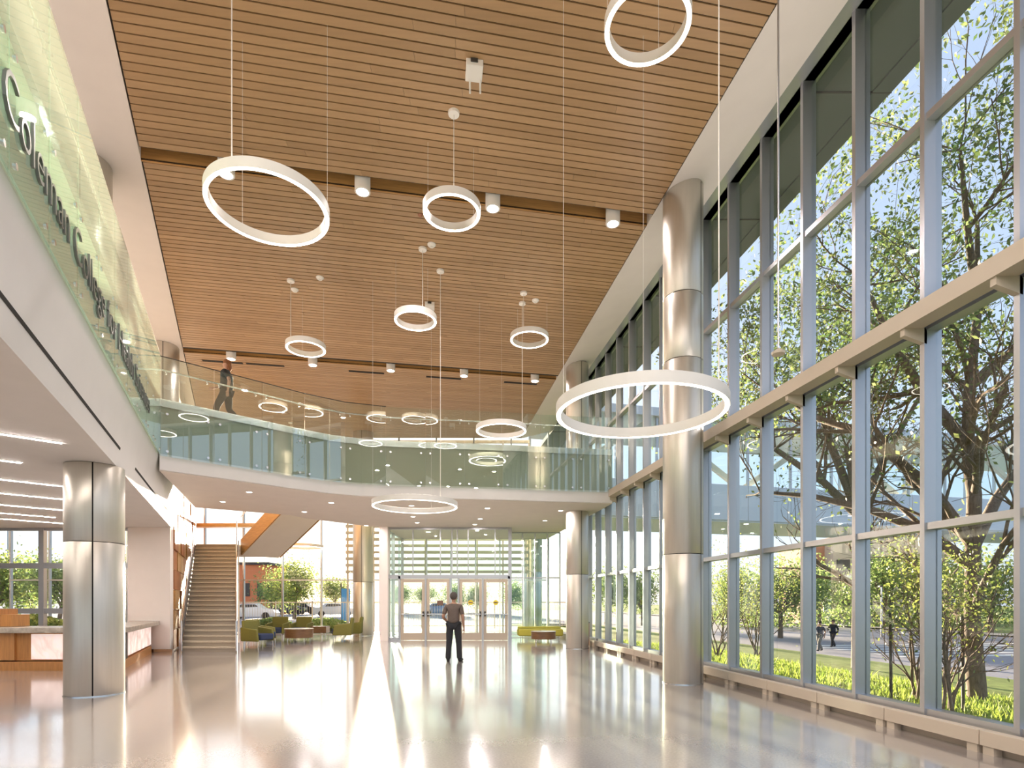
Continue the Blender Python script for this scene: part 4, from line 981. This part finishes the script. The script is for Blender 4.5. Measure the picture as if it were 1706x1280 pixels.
# low planting
def bush(px, Y, r, h, lm, lab, n=1500):
    x = at(px, Y); C = x-KR*Y; z = gz(C) if C > 6 else -.05; random.seed(int(px)+int(Y)); lf = MB()
    o = empty('shrub', (x, Y, z), lab, 'shrub')
    vs = []; fs = []
    for i in range(n):
        d = rv().normalized()*random.uniform(.6, 1)**.5; p = Vector((x+d.x*r, Y+d.y*r*.7, z+h*.45+d.z*h*.5)); a = rv().normalized(); b = a.cross(rv()).normalized(); l_ = .09+Y*.0015; k = len(vs)
        vs += [tuple(p-a*l_), tuple(p+b*l_*.5), tuple(p+a*l_), tuple(p-b*l_*.5)]; fs.append((k, k+1, k+2, k+3))
    lf.add(vs, fs).build('foliage', M[lm], o)
    m = MB()
    for i in range(7): d = rv(); m.tube([(x, Y, z), (x+d.x*r*.3, Y+d.y*r*.3, z+h*.7)], .012, 5)
    m.build('stems', M['bark'], o)
bush(35, 22, 1.7, 1.15, 'leaf_y', 'yellow-green shrub outside the reception window', 2500)
bush(95, 24, .9, .8, 'leaf_b', 'small green shrub outside the reception window by the thick column')
bush(455, 30, 1.0, .75, 'leaf_b', 'green shrub outside the lounge window by the stair')
bush(540, 31, 1.3, .7, 'leaf_b', 'green shrub outside the lounge window by the round column')
for k, px in enumerate((1250, 1310, 1430, 1530, 1640)):
    bush(px, 66, 5, 2.4, 'leaf_b', 'dark hedge shrub across the road, %s one from the left' % ('first', 'second', 'third', 'fourth', 'fifth')[k], 900)

# enclosed footbridge over the road
fb = empty('footbridge', (12, 35, 6.5), 'enclosed glazed footbridge with blue-grey side panels crossing over the road', 'footbridge')
bp0, bd = Vector((2.6, 32.5, 0)), Vector((.9706, .2407, 0)); bn = Vector((-.2407, .9706, 0)); BL = 62
def bq(s, o_, z): v = bp0+bd*s+bn*o_; return (v.x, v.y, z)
def bbox(s0, s1, o0, o1, z0, z1, mb=None): return (mb or MB()).hexa([bq(s0, o0, z0), bq(s1, o0, z0), bq(s1, o1, z0), bq(s0, o1, z0), bq(s0, o0, z1), bq(s1, o0, z1), bq(s1, o1, z1), bq(s0, o1, z1)])
bbox(0, BL, .1, 6, 6.45, 6.75).build('deck', M['panel_b'], fb)
s = 0
while s < BL:
    bbox(s+.02, s+3.08, 0, .12, 6.55, 8.72).build('side_panel', M['panel_b'], fb); bbox(s+.02, s+3.08, 5.9, 6.0, 6.55, 8.72).build('side_panel', M['panel_b'], fb)
    bbox(s+.04, s+3.06, .02, .05, 8.75, 12.5).build('glass_panel', M['glass_t'], fb)
    bbox(s-.06, s+.06, 0, .15, 8.7, 12.5).build('mullion', M['alu'], fb); bbox(s-.06, s+.06, 5.8, 6, 8.7, 12.5).build('mullion', M['alu'], fb)
    s += 3.1
for k in range(10):
    a, b = bq(k*6.2+.3, .7, 8.8), bq(k*6.2+5.9, .7, 12.4)
    if k % 2: a, b = bq(k*6.2+5.9, .7, 8.8), bq(k*6.2+.3, .7, 12.4)
    MB().bar(a, b, .25, .3).build('brace', M['beam'], fb)
bbox(0, BL, -.2, 6.2, 12.5, 13.0).build('roof', M['panel_b'], fb)

# brick building across the road
bb = empty('brick_building', (at(1390, 75), 75, -1.3), 'red and pale brick building with a white column across the road', 'building')
for px0, px1, z0, z1, Y, mt, nm_ in ((1345, 1388, -1.4, 9, 75, 'brick', 'brick_wing'), (1388, 1425, -1.4, 9.8, 73, 'sandbrick', 'pale_wing'), (1425, 1580, -1.4, 10.5, 78, 'sandbrick', 'long_wing')):
    x0, x1 = at(px0, Y), at(px1, Y); MB().box((x0+x1)/2, Y+4, (z0+z1)/2, x1-x0, 8, z1-z0).build(nm_, M[mt], bb)
for px, Y, z in ((1370, 74.6, 5.5), (1405, 72.9, 2), (1405, 72.9, 6), (1450, 77.9, 2), (1480, 77.9, 2), (1450, 77.9, 6.5), (1480, 77.9, 6.5), (1520, 77.9, 6.5), (1520, 77.9, 2)):
    MB().box(at(px, Y), Y, z, 1.6, .2, 1.8).build('window', M['dark'], bb)
MB().cyl(at(1378, 72), 72, -1.4, 4.2, .45, 20).build('white_column', M['white'], bb); MB().box(at(1378, 73), 73, 4.5, 6, 3, .6).build('porch_roof', M['white'], bb)
ob = empty('orange_building', (at(424, 70), 70, 0), 'orange-red low building outside the lounge window beside the stair', 'building')
x0, x1 = at(398, 70), at(446, 70); MB().box((x0+x1)/2, 73, 3.0, x1-x0, 6, 6.2).build('walls', mat('orange_render', (.75, .24, .10), .8), ob); MB().box((x0+x1)/2, 73, 6.2, x1-x0+.6, 6.6, .3).build('roof', M['dark'], ob)
for k in range(2): MB().box(x0+1+k*1.6, 69.97, 3, .7, .1, 1.6).build('window', M['dark'], ob)

def car(px, Y, rz, lab, col):
    x = at(px, Y); C = x-KR*Y; o = empty('car', (0, 0, 0), lab, 'car'); pm = mat('car_paint_'+lab.split()[0], col, .3, metal=.3)
    sec = [(-2.2, .35, .75), (-2.15, .30, .95), (-1.5, .25, 1.0), (-.9, .25, 1.42), (.5, .25, 1.45), (1.1, .25, 1.0), (2.0, .25, .85), (2.2, .35, .6)]
    m = MB(); vs = []; fs = []
    for (X, z0, z1) in sec:
        wt = .72 if z1 > 1.2 else .86
        vs += [(X, -.86, z0), (X, .86, z0), (X, .88, min(z1, .85)), (X, wt, z1), (X, -wt, z1), (X, -.88, min(z1, .85))]
    for i in range(len(sec)-1):
        for k in range(6): fs.append((i*6+k, i*6+(k+1) % 6, (i+1)*6+(k+1) % 6, (i+1)*6+k))
    fs += [tuple(range(5, -1, -1)), tuple((len(sec)-1)*6+k for k in range(6))]
    m.add(vs, fs).build('body', pm, o, smooth=35)
    MB().hexa([(-1.05, -.83, 1.0), (.9, -.83, 1.0), (.9, .83, 1.0), (-1.05, .83, 1.0), (-.75, -.76, 1.36), (.45, -.76, 1.36), (.45, .76, 1.36), (-.75, .76, 1.36)]).build('windows', M['dark'], o)
    for a in (-1.35, 1.35):
        for b in (-.8, .8):
            q = MB().cyl(0, 0, -.11, .11, .33, 20); q.v = [(a+u[0], b+u[2], .33+u[1]) for u in q.v]; q.build('wheel', M['rubber'], o)
    o.location = (x, Y, -.06); o.rotation_euler.z = rz
car(420, 52, radians(10), 'white car parked beside the orange building', (.75, .75, .78))
car(482, 72, radians(4), 'dark grey car parked behind the lounge chairs', (.05, .06, .07))
car(503, 74, radians(4), 'black car parked right of the dark grey one', (.015, .015, .02))
car(557, 62, radians(20), 'silver car parked left of the round column', (.5, .52, .55))
car(735, 66, radians(0), 'blue car seen through the entrance doors', (.08, .14, .3))
fn = empty('railing_fence', (-9, 33, 0), 'long pale metal railing fence outside the lounge and doors', 'fence')
for k in range(13):
    x = -22+k*2.1; MB().box(x, 33, .78, .06, .06, 1.6).build('post', M['beam'], fn)
    if k < 12:
        m = MB(); m.box(x+1.05, 33, 1.5, 2.1, .04, .05); m.box(x+1.05, 33, .15, 2.1, .04, .05)
        for q in range(1, 14): m.box(x+q*.15, 33, .8, .015, .015, 1.35)
        m.build('railing_panel', M['beam'], fn)
x = at(576, 38); o = empty('banner_post', (x, 38, 0), 'tall blue banner on a post outside left of the round column', 'banner')
MB().box(x, 38, 1.3, .55, .08, 2.2).build('banner', mat('blue_banner', (.03, .22, .5), .6), o); MB().box(x-.3, 38, 1.4, .06, .06, 2.8).build('post', M['dark'], o)
def lamp_post(px, Y, h, lab):
    x = at(px, Y); C = x-KR*Y; z = gz(C) if C > 8 else 0
    o = empty('lamp_post', (x, Y, z), lab, 'lamp post'); MB().tube([(x, Y, z), (x, Y, z+h)], [.09, .06], 10).build('pole', M['alu'], o)
    MB().box(x, Y, z+h, .5, .25, .12).build('lamp_head', M['dark'], o)
lamp_post(14, 36, 6.3, 'tall grey lamp post outside the reception window'); lamp_post(1469, 48, 4.2, 'pale post on the pavement behind the young tree')
lamp_post(1226, 52, 3.2, 'small post across the road near the tall column')
x = at(1619, 45); o = empty('bollard', (x, 45, -1.3), 'white round bollard on the far pavement', 'bollard'); MB().cyl(x, 45, -1.38, -.2, .25, 16).build('body', M['white'], o); MB().cyl(x, 45, -.2, -.05, .28, 16).build('cap', M['alu'], o)
pw = dict(walk)
sh_ = C_('dark_navy_cotton', (.03, .035, .06)); tr_ = C_('grey_trousers', (.16, .15, .14)); hr_ = C_('dark_hair', (.03, .02, .015)); so_ = C_('black_shoe', (.015, .015, .015))
person((at(1366, 33.5), 33.5, -1.38), radians(120), pw, 'person in a dark top and light trousers walking on the road, left of the pair', sh_, tr_, so_, hr_, group=None)
person((at(1388, 36.5), 36.5, -1.38), radians(120), pw, 'person in all dark clothes walking on the road, right of the pair', C_('black_coat', (.02, .02, .025)), C_('black_trousers', (.02, .02, .02)), so_, hr_, sleeve='long')
